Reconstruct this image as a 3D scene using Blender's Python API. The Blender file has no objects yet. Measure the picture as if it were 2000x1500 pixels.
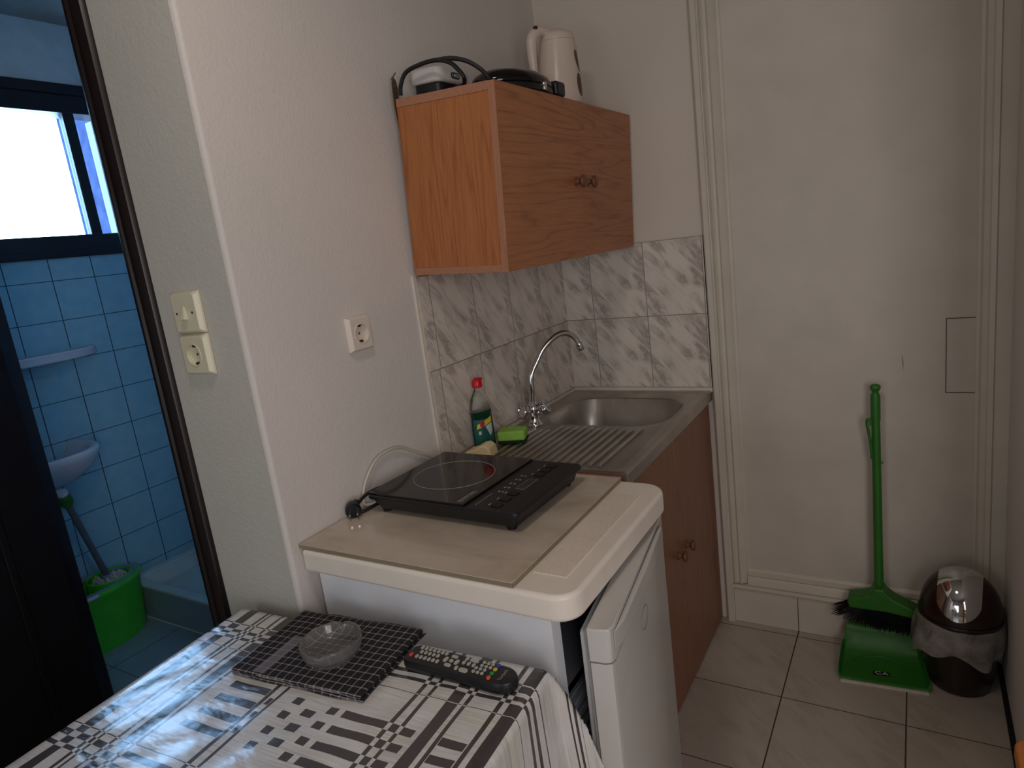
import bpy, bmesh, math, random
from mathutils import Vector, Matrix
from math import sin, cos, pi, radians, sqrt
random.seed(7)
S = bpy.context.scene
COL = S.collection

# ---------------------------------------------------------------- camera
cam = bpy.data.cameras.new('camera'); cam.sensor_width = 36; cam.lens = 1298.88 / 2000 * 36
cam.clip_start = .02; cam.clip_end = 60
co = bpy.data.objects.new('camera', cam); COL.objects.link(co)
X = Vector((0.855, 0.0, 0.519)); Yv = Vector((0.504, 0.243, -0.829)); Zv = Vector((-0.126, 0.970, 0.207))
def _rot():
    px, py = 789., -380.; vx, vy = 790., 6080.; f = sqrt(-(px*vx + py*vy))
    y = Vector((px, -py, -f)).normalized(); z = -Vector((vx, -vy, -f)).normalized()
    x = y.cross(z).normalized()
    return Matrix((x, y, z))
co.matrix_world = Matrix.Translation((1.1298, -2.2502, 1.457)) @ _rot().to_4x4()
S.camera = co

# ---------------------------------------------------------------- view, world, lights
S.view_settings.view_transform = 'Standard'; S.view_settings.look = 'None'
S.view_settings.gamma = 1; S.view_settings.use_curve_mapping = False
S.view_settings.exposure = 0.12
w = bpy.data.worlds.new('sky'); S.world = w; w.use_nodes = True
bg = w.node_tree.nodes['Background']; bg.inputs[0].default_value = (0.34, 0.61, 1.0, 1); bg.inputs[1].default_value = 18.0

def area(name, loc, target, sx, sy, power, color):
    l = bpy.data.lights.new(name, 'AREA'); l.shape = 'RECTANGLE'; l.size = sx; l.size_y = sy
    l.energy = power; l.color = color
    o = bpy.data.objects.new(name, l); COL.objects.link(o); o.location = loc
    o.rotation_euler = (Vector(target) - Vector(loc)).to_track_quat('-Z', 'Y').to_euler()
    return o
area('ceiling_light', (0.62, -1.85, 2.50), (0.45, -1.6, .8), 0.22, 0.22, 3.9, (1.0, 0.88, 0.78))
area('side_window_light', (2.18, -2.75, 1.35), (0.0, -1.2, 1.0), 1.5, 1.4, 26.0, (1.0, 0.935, 0.93))
area('rear_window_light', (0.25, -4.3, 1.15), (0.3, -1.0, .5), 0.9, 1.0, 6.0, (0.80, 0.92, 1.0))

# ---------------------------------------------------------------- materials
def srgb(c):
    if isinstance(c, str):
        c = [int(c[i:i+2], 16) / 255 for i in (0, 2, 4)]
    return tuple((x / 12.92 if x <= .04045 else ((x + .055) / 1.055) ** 2.4) for x in c) + (1,)
class NT:
    def __init__(s, name):
        s.m = bpy.data.materials.new(name); s.m.use_nodes = True; s.t = s.m.node_tree
        s.b = s.t.nodes['Principled BSDF']
    def n(s, typ, **kw):
        nd = s.t.nodes.new(typ)
        for k, v in kw.items(): setattr(nd, k, v)
        return nd
    def l(s, a, b): s.t.links.new(a, b)
    def set(s, inp, v):
        if hasattr(v, 'is_linked') or hasattr(v, 'links'): s.l(v, inp)
        else: inp.default_value = v
    def math(s, op, a, b=0., c=0., clamp=False):
        nd = s.n('ShaderNodeMath', operation=op, use_clamp=clamp)
        for i, v in enumerate((a, b, c)): s.set(nd.inputs[i], v)
        return nd.outputs[0]
    def mix(s, f, a, b, blend='MIX'):
        nd = s.n('ShaderNodeMix', data_type='RGBA', blend_type=blend)
        s.set(nd.inputs[0], f); s.set(nd.inputs[6], a); s.set(nd.inputs[7], b)
        return nd.outputs[2]
    def noise(s, vec, scale, detail=3, rough=.5, dist=0.):
        nd = s.n('ShaderNodeTexNoise'); s.l(vec, nd.inputs['Vector'])
        nd.inputs['Scale'].default_value = scale; nd.inputs['Detail'].default_value = detail
        nd.inputs['Roughness'].default_value = rough; nd.inputs['Distortion'].default_value = dist
        return nd.outputs[0]
    def mapping(s, vec, scale=(1, 1, 1), rot=(0, 0, 0), loc=(0, 0, 0)):
        nd = s.n('ShaderNodeMapping'); s.l(vec, nd.inputs[0])
        nd.inputs['Scale'].default_value = scale; nd.inputs['Rotation'].default_value = rot; nd.inputs['Location'].default_value = loc
        return nd.outputs[0]
    def ramp(s, f, stops, interp='LINEAR'):
        nd = s.n('ShaderNodeValToRGB'); s.set(nd.inputs[0], f); cr = nd.color_ramp; cr.interpolation = interp
        while len(cr.elements) < len(stops): cr.elements.new(0.5)
        for e, (p, c) in zip(cr.elements, stops):
            e.position = p; e.color = c if not isinstance(c, (int, float)) else (c, c, c, 1)
        return nd.outputs[0]
    def bump(s, h, strength=.2, dist=.002):
        nd = s.n('ShaderNodeBump'); s.l(h, nd.inputs['Height'])
        nd.inputs['Strength'].default_value = strength; nd.inputs['Distance'].default_value = dist
        s.l(nd.outputs[0], s.b.inputs['Normal'])
    def pr(s, **kw):
        for k, v in kw.items(): s.set(s.b.inputs[k.replace('_', ' ')], v)
        return s
    def obj(s): return s.n('ShaderNodeTexCoord').outputs['Object']
    def uv(s): return s.n('ShaderNodeTexCoord').outputs['UV']

def plain(name, col, rough=.5, metal=0., noise=0.06, bump=0., bscale=80, **kw):
    t = NT(name); c = srgb(col); v = t.obj()
    nz = t.noise(v, 14, 4)
    dark = tuple(x * (1 - noise) for x in c[:3]) + (1,); lite = tuple(min(1, x * (1 + noise)) for x in c[:3]) + (1,)
    t.pr(Base_Color=t.ramp(nz, [(.35, dark), (.65, lite)]), Roughness=rough, Metallic=metal)
    if bump: t.bump(t.noise(v, bscale, 4), bump)
    if kw: t.pr(**kw)
    return t.m
def wallpaint(name, col, stren=.35):
    t = NT(name); v = t.obj(); c = srgb(col)
    nz = t.noise(v, 3, 5)
    t.pr(Base_Color=t.ramp(nz, [(.3, tuple(x * .94 for x in c[:3]) + (1,)), (.7, c)]), Roughness=.75)
    h = t.math('ADD', t.noise(v, 130, 3), t.math('MULTIPLY', t.noise(v, 35, 3), .8))
    t.bump(h, stren, .0025); return t.m
def oldpaint(name, col, vertical=True, crack=True):
    t = NT(name); v = t.obj(); c = srgb(col)
    sc = (55, 55, 2.2) if vertical else (2.2, 55, 55)
    m = t.mapping(v, sc); st = t.noise(m, 1.0, 5, .6)
    cr = t.ramp(st, [(.30, 1), (.31, 0)])
    big = t.noise(v, 5, 2); cr = t.math('MULTIPLY', cr, t.ramp(big, [(.60, 0), (.66, .7)]))
    base = t.ramp(t.noise(v, 7, 4), [(.3, tuple(x * .90 for x in c[:3]) + (1,)), (.7, c)])
    col2 = t.mix(cr, base, srgb('5a4a3c')) if crack else base
    t.pr(Base_Color=col2, Roughness=.38)
    t.bump(t.math('ADD', st, t.noise(v, 60, 3)), .12, .002); return t.m
def wood(name, c1, c2, axis='Z', rough=.4, scale=1.):
    t = NT(name); v = t.obj()
    # grain runs along `axis`
    sc = {'Z': (10, 10, .6), 'Y': (10, .6, 10), 'X': (.6, 10, 10)}[axis]
    sc = tuple(x * scale for x in sc)
    m = t.mapping(v, sc)
    warp = t.noise(m, 1.0, 2, .5)
    fig = t.math('FRACT', t.math('MULTIPLY', warp, 13.))
    fig = t.ramp(fig, [(0, .9), (.12, .15), (.5, 0.), (.85, .25), (1., .95)])
    fine = t.noise(t.mapping(v, tuple(x * 9 for x in sc)), 1.4, 4, .6)
    f = t.math('ADD', t.math('MULTIPLY', fig, .55), t.math('MULTIPLY', t.ramp(fine, [(.35, 0), (.7, 1)]), .42), clamp=True)
    t.pr(Base_Color=t.mix(f, srgb(c1), srgb(c2)), Roughness=rough)
    t.bump(fine, .04, .001); return t.m
def tiles(name, base, vein, grout, gw=.012, rough=.2, veins=True, vmix=.55, mott=False):
    # uv in tile units
    t = NT(name); uv = t.uv()
    sep = t.n('ShaderNodeSeparateXYZ'); t.l(uv, sep.inputs[0])
    fu = t.math('FRACT', sep.outputs[0]); fv = t.math('FRACT', sep.outputs[1])
    def edge(f, g):
        return t.math('ADD', t.math('LESS_THAN', f, g), t.math('GREATER_THAN', f, 1 - g), clamp=True)
    g = t.math('MAXIMUM', edge(fu, gw), edge(fv, gw * .8))
    cb = t.n('ShaderNodeCombineXYZ'); t.l(fu, cb.inputs[0]); t.l(fv, cb.inputs[1])
    col = srgb(base)
    if veins:
        iu = t.math('FLOOR', sep.outputs[0]); t.set(cb.inputs[2], t.math('MULTIPLY', iu, .03))
        m = t.mapping(t.mapping(cb.outputs[0], rot=(0, 0, radians(42))), (1.6, 6.0, 1.0))
        n1 = t.noise(m, 1.0, 8, .64, .45)
        a = t.ramp(n1, [(.42, 0), (.5, .35), (.56, 1.), (.63, .35), (.72, 0.)])
        n2 = t.noise(t.mapping(cb.outputs[0], (1, 1, 1), loc=(3, 1, 0)), 2.2, 3)
        a = t.math('MULTIPLY', a, t.ramp(n2, [(.35, .15), (.6, 1)]))
        col = t.mix(t.math('MULTIPLY', a, vmix), col, srgb(vein))
    if mott:
        # slightly framed glaze: darker centre pattern inside every tile
        n1 = t.noise(t.mapping(uv, (1, 1, 1)), 3.2, 4)
        col = t.mix(t.ramp(n1, [(.35, 0.), (.7, .5)]), col, srgb(vein))
    t.pr(Base_Color=t.mix(g, col, srgb(grout)), Roughness=t.math('ADD', t.math('MULTIPLY', g, .6), rough))
    t.bump(t.math('SUBTRACT', 1., g), .35, .0015); return t.m

M = {}
M['wall'] = wallpaint('plaster_warm_white', 'd9d3ce')
M['wallgrey'] = wallpaint('plaster_greyish', 'c5c3ba')
M['backwall'] = wallpaint('plaster_back', 'd6cdc2', .2)
M['door_w'] = oldpaint('old_white_gloss_paint', 'cfc6ba', crack=True)
M['trim_w'] = oldpaint('old_white_trim_paint', 'd2cabc')
M['trim_h'] = oldpaint('old_white_rail_paint', 'cfc5b4', vertical=False)
M['ceil'] = plain('ceiling_paint', '9d9890', .8)
M['ftile'] = tiles('floor_marble_tile', 'b9aea2', '8b8074', '443a31', gw=.006, rough=.22, vmix=.28)
M['btile'] = tiles('marble_wall_tile', 'ddd4ca', '8a8078', '8f857a', gw=.007, rough=.16, vmix=.75)
M['bluetile'] = tiles('blue_wall_tile', '8fbfd0', '78b0ca', '2c4a5c', gw=.012, rough=.25, veins=False, mott=True)
M['bfloor'] = tiles('teal_floor_tile', '90a8b2', '7c909c', '5c6970', gw=.008, rough=.35, veins=False, mott=True)
M['bathpaint'] = plain('bathroom_paint', 'bccbd0', .8)
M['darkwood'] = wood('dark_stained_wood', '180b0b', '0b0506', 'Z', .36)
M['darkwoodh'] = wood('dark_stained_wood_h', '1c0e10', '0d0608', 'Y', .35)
M['side'] = wood('orange_oak_laminate', 'ac6b3c', '824a24', 'Z', .42, 1.3)
M['doorh'] = wood('oak_laminate_horizontal', 'b5764c', '84502f', 'Y', .42, 1.2)
M['edge'] = wood('oak_edging', 'a8765a', '8e5f47', 'Y', .45, 2)
M['edgev'] = wood('oak_edging_vertical', 'a8765a', '8e5f47', 'Z', .45, 2)
M['doorv'] = wood('oak_laminate_vertical', '93654c', '714836', 'Z', .42, 1.3)
M['knob'] = wood('turned_knob_wood', '7a4e38', '523022', 'X', .35, 3)
M['stoolw'] = wood('orange_pine', 'c57a35', 'a55f24', 'Y', .4)
M['white_pl'] = plain('warm_white_plastic', 'eee4d8', .38, noise=.02, bump=.05, bscale=400)
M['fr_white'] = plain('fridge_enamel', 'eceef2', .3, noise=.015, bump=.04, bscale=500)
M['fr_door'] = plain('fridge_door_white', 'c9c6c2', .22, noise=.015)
M['gasket'] = plain('grey_gasket', '9c9a96', .6)
M['liner'] = plain('shade_painted_liner', '46506a', .5)  # liner coloured dark to paint in the shade inside the fridge
M['shelfd'] = plain('dark_grey_ribbed_plastic', 'a2a8b0', .5)
M['black'] = plain('black_plastic', '15151a', .38, noise=.1, bump=.06, bscale=300)
M['blackm'] = plain('black_rubber', '0d0d0f', .5, noise=.1)
M['rubber'] = plain('dark_brown_plastic', '241411', .3, noise=.1)
M['glassblk'] = plain('black_ceramic_glass', '0b0808', .10, noise=.1)
M['print'] = plain('grey_print', '9a9590', .5)
M['chrome'] = plain('chrome', 'd8d8da', .06, 1.0, noise=.01)
M['cream'] = plain('cream_plastic', 'd8d2b8', .35, noise=.02)
M['cream2'] = plain('warm_cream_plastic', 'dfd3c6', .35, noise=.02)
M['hole'] = plain('dark_hole', '2a2018', .7)
M['green'] = plain('green_plastic', '2c6e1e', .45, noise=.08)
M['greenb'] = plain('bright_green_plastic', '45c832', .4, noise=.04)
M['bristle'] = plain('black_bristles', '0b0b0d', .7)
M['bathwhite'] = plain('white_porcelain', 'c9cdd8', .12, noise=.01)
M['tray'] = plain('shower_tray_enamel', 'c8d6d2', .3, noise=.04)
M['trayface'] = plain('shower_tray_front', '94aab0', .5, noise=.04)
M['bluegrey'] = plain('grey_blue_paint', '7e97a5', .5)
M['oldblue'] = oldpaint('weathered_pale_paint', 'b9c4d0')
M['mopgrey'] = plain('grey_mop_pole', '5c646a', .35)
M['mopwhite'] = plain('white_mop_fibre', 'c9cfd2', .9)
M['red'] = plain('red_cap_plastic', 'c8081c', .3)
M['sponge'] = plain('green_sponge', '94c858', .9, bump=.5, bscale=160, noise=.1)
M['spongecream'] = plain('cream_sponge', 'ecd6a6', .9, bump=.5, bscale=160, noise=.08)
M['scour'] = plain('dark_green_scourer', '123018', .95, bump=.5, bscale=300)
M['caulk'] = plain('white_caulk', 'd8cfc2', .5)
M['gap'] = plain('gap_shade_black', '0e0a0a', .8)  # near-black colour standing in for shade inside open gaps
M['rust'] = plain('rusty_metal', '6a5848', .6, .6, noise=.5, bump=.3, bscale=60)
M['kettle'] = plain('ivory_kettle_plastic', 'd8c8bc', .28, noise=.01)
M['brown'] = plain('brown_decal', '4a2618', .4)
M['wcable'] = plain('white_cable', 'c9c0b2', .5)
M['btn'] = plain('grey_rubber_button', 'b4b2a8', .5, noise=.02)
for k, c in dict(btn_red='e0452e', btn_orange='e8603c', btn_green='2c9a48', btn_yellow='d8c23a', btn_blue='2a4aa8').items():
    M[k] = plain(k, c, .5, noise=.02)
M['yellow'] = plain('yellow_label', 'e0c832', .5); M['labelw'] = plain('white_label', 'c8ccd0', .5); M['labelblue'] = plain('blue_label', '2c3c8c', .5)
M['labelred'] = plain('red_label', 'b83030', .5); M['labelteal'] = plain('teal_label', '0f5a50', .5)
M['metalgrey'] = plain('grey_steel', '8c8a88', .35, 1., noise=.05)

def steel():
    t = NT('brushed_steel'); v = t.obj()
    n1 = t.noise(t.mapping(v, (200, 6, 40)), 1.0, 4)
    n2 = t.noise(v, 9, 4)
    t.pr(Base_Color=t.ramp(n2, [(.3, srgb('a9a39d')), (.7, srgb('c4beb8'))]), Metallic=.9, Roughness=t.ramp(n1, [(.3, .28), (.7, .42)]))
    return t.m
M['steel'] = steel()
def glassmat(name, col=(1, 1, 1, 1), rough=0.02, ior=1.48, tw=1.0):
    t = NT(name); nz = t.noise(t.obj(), 5, 2)
    t.pr(Base_Color=col, Roughness=t.ramp(nz, [(0, rough), (1, rough * 1.3)]), IOR=ior, Transmission_Weight=tw); return t.m
M['glass'] = glassmat('clear_glass', rough=.02, tw=.92)
M['bottlepl'] = glassmat('clear_bottle_plastic', (.93, .96, .94, 1), .06, 1.2)
def pane():
    t = NT('window_glass'); m = t.t; out = m.nodes['Material Output']
    tr = t.n('ShaderNodeBsdfTransparent'); gl = t.n('ShaderNodeBsdfGlossy'); gl.inputs['Roughness'].default_value = .02
    fr_ = t.n('ShaderNodeFresnel'); fr_.inputs[0].default_value = 1.45; mx = t.n('ShaderNodeMixShader')
    n = t.noise(t.obj(), 3, 2); t.l(t.ramp(n, [(0, (.95, .98, 1, 1)), (1, (.98, 1, 1, 1))]), tr.inputs[0])
    t.l(fr_.outputs[0], mx.inputs[0]); t.l(tr.outputs[0], mx.inputs[1]); t.l(gl.outputs[0], mx.inputs[2]); t.l(mx.outputs[0], out.inputs[0])
    return t.m
M['pane'] = pane()
def rippled():
    t = NT('rippled_glass'); v = t.obj(); n = t.noise(v, 45, 3)
    t.pr(Base_Color=t.ramp(n, [(.4, (.015, .018, .024, 1)), (.62, (.05, .055, .06, 1))]), Roughness=.3, Transmission_Weight=.0, Specular_IOR_Level=.12); t.bump(n, .9, .01); return t.m
M['ripple'] = rippled()
M['liquid'] = plain('dark_green_liquid', '0a3a2c', .08, noise=.03)
def bag():
    t = NT('thin_white_bag'); v = t.obj(); n = t.noise(v, 22, 5, .6, .6)
    t.pr(Base_Color=srgb('bdb6b0'), Roughness=.35, Alpha=t.ramp(n, [(.3, .35), (.7, .75)]), Transmission_Weight=.15)
    t.bump(n, .7, .008); return t.m
M['bag'] = bag()
def slabmat():
    t = NT('beige_ceramic_slab'); v = t.obj()
    n = t.noise(t.mapping(v, (3, 6, 3), rot=(0, 0, .5)), 1.3, 6, .6, .6)
    t.pr(Base_Color=t.ramp(n, [(.35, srgb('b3a494')), (.5, srgb('c4b6a6')), (.65, srgb('cdc0b1'))]), Roughness=.14); return t.m
M['slab'] = slabmat()
M['slabedge'] = plain('slab_edge', '8f8269', .6)

TA = radians(3.6); TO = Vector((-0.128, -1.462))      # table corner and turn
def tu(x, y):
    d = Vector((x, y)) - TO
    return (d.x * cos(TA) + d.y * sin(TA), -d.x * sin(TA) + d.y * cos(TA))
def plaid():
    t = NT('plaid_vinyl'); uv = t.uv()
    sep = t.n('ShaderNodeSeparateXYZ'); t.l(uv, sep.inputs[0]); U, V = sep.outputs[0], sep.outputs[1]
    def bands(coord, lst):
        tot = None
        for a, b in lst:
            c = t.n('ShaderNodeMath', operation='COMPARE'); t.l(coord, c.inputs[0])
            c.inputs[1].default_value = (a + b) / 2; c.inputs[2].default_value = abs(b - a) / 2
            tot = c.outputs[0] if tot is None else t.math('ADD', tot, c.outputs[0])
        return t.math('MINIMUM', tot, 1.)
    def ux(x, y=-1.55): return tu(x, y)[0]
    def vy(y, x=.45): return tu(x, y)[1]
    xb = [(-.099, -.076), (-.050, -.043), (-.036, -.031), (-.006, .000), (.010, .033), (.040, .046), (.168, .176), (.190, .196), (.422, .430), (.444, .451), (.484, .506), (.514, .521), (.568, .576), (.586, .609)]
    XB = bands(U, [(ux(a), ux(b)) for a, b in xb])
    Vm = t.math('MULTIPLY', t.math('FRACT', t.math('DIVIDE', t.math('MULTIPLY', V, -1.), .46)), .46)     # v measured away from the wall side, repeating
    def vd(y, x=.45): return -vy(y, x)
    yb = [(vd(-1.487), vd(-1.496)), (vd(-1.506), vd(-1.514)), (vd(-1.540), vd(-1.5415)), (vd(-1.468), vd(-1.471)),
          (vd(-1.785), vd(-1.787)), (vd(-1.80), vd(-1.812)), (vd(-1.826), vd(-1.834))]
    YB = bands(Vm, yb)
    bz = bands(Vm, [(vd(-1.612), vd(-1.628)), (vd(-1.646), vd(-1.662)), (vd(-1.681), vd(-1.697)), (vd(-1.715), vd(-1.731))])
    bz2 = bands(Vm, [(vd(-1.629), vd(-1.645)), (vd(-1.663), vd(-1.680)), (vd(-1.698), vd(-1.714))])
    bx = bands(U, [(ux(a), ux(b)) for a, b in [(.076, .167), (.228, .246), (.303, .322), (.335, .474), (.522, .566)]])
    bx2 = bands(U, [(ux(a), ux(b)) for a, b in [(.180, .189), (.262, .286)]])
    B = t.math('ADD', t.math('MULTIPLY', bz, bx), t.math('MULTIPLY', bz2, bx2))
    xor = lambda a, b: t.math('ABSOLUTE', t.math('SUBTRACT', a, b))
    D = xor(xor(XB, YB), B)
    D = t.math('MINIMUM', D, 1.)
    st = t.noise(t.mapping(uv, (6, 260, 1)), 1.0, 4, .6)
    cell = t.noise(t.mapping(uv, (9, 12, 1)), 1.0, 1)
    streak = t.math('MULTIPLY', t.ramp(st, [(.42, 0), (.68, 1)]), t.ramp(cell, [(.4, .35), (.6, 1.)]))
    light = t.mix(t.math('MULTIPLY', streak, .65), srgb('e0dfde'), srgb('94939a'))
    light = t.mix(t.ramp(cell, [(.45, 0), (.52, .25)]), light, srgb('dbd5c2'))
    t.pr(Base_Color=t.mix(D, light, srgb('4a4546')), Roughness=.26, Coat_Weight=.25, Coat_Roughness=.16)
    cr = t.noise(t.mapping(uv, (7, 14, 1)), 1.2, 3, .5, .3)
    cr2 = t.noise(t.mapping(uv, (40, 60, 1)), 1.0, 3)
    t.bump(t.math('ADD', cr, t.math('MULTIPLY', cr2, .12)), .26, .02)
    return t.m
M['plaid'] = plaid()
def toweltex():
    t = NT('check_cotton'); uv = t.uv()
    sep = t.n('ShaderNodeSeparateXYZ'); t.l(uv, sep.inputs[0]); U, V = sep.outputs[0], sep.outputs[1]
    wob = t.math('MULTIPLY', t.math('SUBTRACT', t.noise(t.mapping(uv, (20, 20, 1)), 1.0, 2), .5), .004)
    def line(c, p, g):
        f = t.math('FRACT', t.math('DIVIDE', t.math('ADD', c, wob), p)); return t.math('LESS_THAN', f, g)
    a = line(U, .0175, .12); b = line(V, .0175, .12)
    L = t.math('MAXIMUM', a, b)
    both = t.math('MULTIPLY', a, b)
    n = t.noise(t.mapping(uv, (300, 300, 1)), 1.0, 2)
    col = t.mix(L, srgb('1c181b'), srgb('7c7678')); col = t.mix(both, col, srgb('b8b2b0'))
    c = t.n('ShaderNodeMath', operation='COMPARE'); t.l(U, c.inputs[0]); c.inputs[1].default_value = .062; c.inputs[2].default_value = .014
    c2 = t.n('ShaderNodeMath', operation='COMPARE'); t.l(V, c2.inputs[0]); c2.inputs[1].default_value = .06; c2.inputs[2].default_value = .055
    col = t.mix(t.math('MULTIPLY', t.math('MULTIPLY', c.outputs[0], c2.outputs[0]), .55), col, srgb('8f8a90'))
    t.pr(Base_Color=col, Roughness=.95); t.bump(n, .5, .002); return t.m
M['towel'] = toweltex()

# ---------------------------------------------------------------- mesh helpers
def BM(): return bmesh.new()
def box(bm, x0, y0, z0, x1, y1, z1, mtx=None):
    vs = [bm.verts.new((x, y, z)) for z in (z0, z1) for x, y in ((x0, y0), (x1, y0), (x1, y1), (x0, y1))]
    for f in ((3, 2, 1, 0), (4, 5, 6, 7), (0, 1, 5, 4), (1, 2, 6, 5), (2, 3, 7, 6), (3, 0, 4, 7)):
        bm.faces.new([vs[i] for i in f])
    if mtx:
        for v in vs: v.co = mtx @ v.co
    return vs
def smoothpts(pts, n=8, closed=False):
    P = [Vector(p) for p in pts]; out = []
    m = len(P)
    rng = range(m) if closed else range(m - 1)
    for i in rng:
        g = (lambda k: P[k % m]) if closed else (lambda k: P[max(0, min(m - 1, k))])
        p0, p1, p2, p3 = g(i - 1), g(i), g(i + 1), g(i + 2)
        for j in range(n):
            t = j / n
            out.append(.5 * ((2 * p1) + (-p0 + p2) * t + (2 * p0 - 5 * p1 + 4 * p2 - p3) * t * t + (-p0 + 3 * p1 - 3 * p2 + p3) * t ** 3))
    if not closed: out.append(P[-1])
    return out
def tube(bm, pts, r, seg=12, closed=False, caps=True):
    P = [Vector(p) for p in pts]; n = len(P); rings = []
    up = None
    for i, p in enumerate(P):
        if closed: d = P[(i + 1) % n] - P[i - 1]
        else: d = P[min(i + 1, n - 1)] - P[max(i - 1, 0)]
        d.normalize()
        if up is None:
            up = Vector((0, 0, 1)) if abs(d.z) < .9 else Vector((1, 0, 0))
        a = d.cross(up)
        if a.length < 1e-5: a = d.cross(Vector((0, 1, 0)))
        a.normalize(); b = a.cross(d).normalized(); up = b
        rr = r[i] if isinstance(r, (list, tuple)) else r
        rings.append([bm.verts.new(p + a * rr * cos(2 * pi * k / seg) + b * rr * sin(2 * pi * k / seg)) for k in range(seg)])
    m = n if closed else n - 1
    for i in range(m):
        A, B = rings[i], rings[(i + 1) % n]
        for k in range(seg):
            bm.faces.new((A[k], A[(k + 1) % seg], B[(k + 1) % seg], B[k]))
    if caps and not closed:
        bm.faces.new(rings[0][::-1]); bm.faces.new(rings[-1])
def lathe(bm, prof, c=(0, 0, 0), seg=32, sx=1., sy=1., axis=None):
    """prof: list of (r, z). axis: optional matrix applied after."""
    rings = []
    M4 = axis or Matrix.Identity(4); c = Vector(c)
    for r, z in prof:
        if r < 1e-6: rings.append([bm.verts.new(M4 @ Vector((0, 0, z)) + c)])
        else: rings.append([bm.verts.new(M4 @ Vector((r * sx * cos(2 * pi * k / seg), r * sy * sin(2 * pi * k / seg), z)) + c) for k in range(seg)])
    for A, B in zip(rings, rings[1:]):
        if len(A) == 1 and len(B) == 1: continue
        for k in range(seg):
            k2 = (k + 1) % seg
            if len(A) == 1: bm.faces.new((A[0], B[k2], B[k]))
            elif len(B) == 1: bm.faces.new((A[k], A[k2], B[0]))
            else: bm.faces.new((A[k], A[k2], B[k2], B[k]))
    if prof[0] == prof[-1]: return
    if len(rings[0]) > 1: bm.faces.new(rings[0][::-1])
    if len(rings[-1]) > 1: bm.faces.new(rings[-1])
def prism(bm, pts, z0, z1, mtx=None):
    M4 = mtx or Matrix.Identity(4)
    a = [bm.verts.new(M4 @ Vector((x, y, z0))) for x, y in pts]; b = [bm.verts.new(M4 @ Vector((x, y, z1))) for x, y in pts]
    n = len(pts); bm.faces.new(a[::-1]); bm.faces.new(b)
    for i in range(n): bm.faces.new((a[i], a[(i + 1) % n], b[(i + 1) % n], b[i]))
def rrect(x0, y0, x1, y1, r, seg=6):
    out = []
    rs = r if isinstance(r, (list, tuple)) else [r] * 4
    for (cx, cy, a0), r in zip(((x1, y1, 0), (x0, y1, 90), (x0, y0, 180), (x1, y0, 270)), rs):
        sx = -1 if cx == x1 else 1; sy = -1 if cy == y1 else 1
        for k in range(seg + 1):
            a = radians(a0 + 90 * k / seg); out.append((cx + sx * r + r * cos(a), cy + sy * r + r * sin(a)))
    return out
def obj(name, bm, mat, parent=None, bevel=0, seg=2, uvf=None, sharp=35, solid=0, mats=None):
    bmesh.ops.recalc_face_normals(bm, faces=bm.faces)
    if uvf:
        L = bm.loops.layers.uv.new('UVMap')
        for f in bm.faces:
            for lp in f.loops: lp[L].uv = uvf(lp.vert.co, f.normal)
    for f in bm.faces: f.smooth = True
    for e in bm.edges:
        if len(e.link_faces) == 2 and e.calc_face_angle(0) > radians(sharp): e.smooth = False
    me = bpy.data.meshes.new(name); bm.to_mesh(me); bm.free()
    me.materials.append(M[mat] if isinstance(mat, str) else mat)
    for m in mats or []: me.materials.append(M[m])
    o = bpy.data.objects.new(name, me); COL.objects.link(o)
    if bevel:
        md = o.modifiers.new('bevel', 'BEVEL'); md.width = bevel; md.segments = seg; md.limit_method = 'ANGLE'; md.angle_limit = radians(40)
    if solid:
        md = o.modifiers.new('solid', 'SOLIDIFY'); md.thickness = solid
    if parent: o.parent = parent
    return o
def tag(o, label, cat, group=None, kind=None):
    o['label'] = label; o['category'] = cat
    if group: o['group'] = group
    if kind: o['kind'] = kind
    return o
def thing(name, label, cat, loc=(0, 0, 0), rz=0, group=None):
    o = bpy.data.objects.new(name, None); COL.objects.link(o); o.location = loc; o.rotation_euler = (0, 0, rz)
    o.empty_display_size = .05
    return tag(o, label, cat, group)
def struct(name, bm, mat, label=None, cat=None, **kw):
    o = obj(name, bm, mat, **kw); o['kind'] = 'structure'
    if label: o['label'] = label; o['category'] = cat
    return o
def text(name, s, size, mat, parent, mtx, depth=.0004):
    c = bpy.data.curves.new(name, 'FONT'); c.body = s; c.size = size; c.extrude = depth; c.align_x = 'CENTER'; c.align_y = 'CENTER'
    t = bpy.data.objects.new(name + '_tmp', c); COL.objects.link(t)
    dg = bpy.context.evaluated_depsgraph_get(); me = bpy.data.meshes.new_from_object(t.evaluated_get(dg))
    bpy.data.objects.remove(t); me.materials.clear(); me.materials.append(M[mat]); me.transform(mtx)
    o = bpy.data.objects.new(name, me); COL.objects.link(o); o.parent = parent; return o

# ================================================================= SETTING
H = 2.6
def quadbox(args, mat, name, label=None, uvf=None, **kw):
    bm = BM(); box(bm, *args); return struct(name, bm, mat, label, 'wall' if label else None, uvf=uvf, **kw)

# floors
FX, FY = .777, -.045
quadbox((-1.62, -4.6, -.05, 2.3, .10, 0), 'ftile', 'floor', 'cream marble-look floor tiles with thin dark joints in the kitchen', uvf=lambda c, n: ((c.x - FX) / .329, (c.y - FY) / .332))
bm = BM(); box(bm, -2.12, -1.33, .0, -.10, .06, .004)
struct('floor_bathroom', bm, 'bfloor', 'dark teal floor tiles of the bathroom beyond the dark doorway', 'floor', uvf=lambda c, n: ((c.x + 1.62) / .30, (c.y + .82) / .30))
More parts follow.
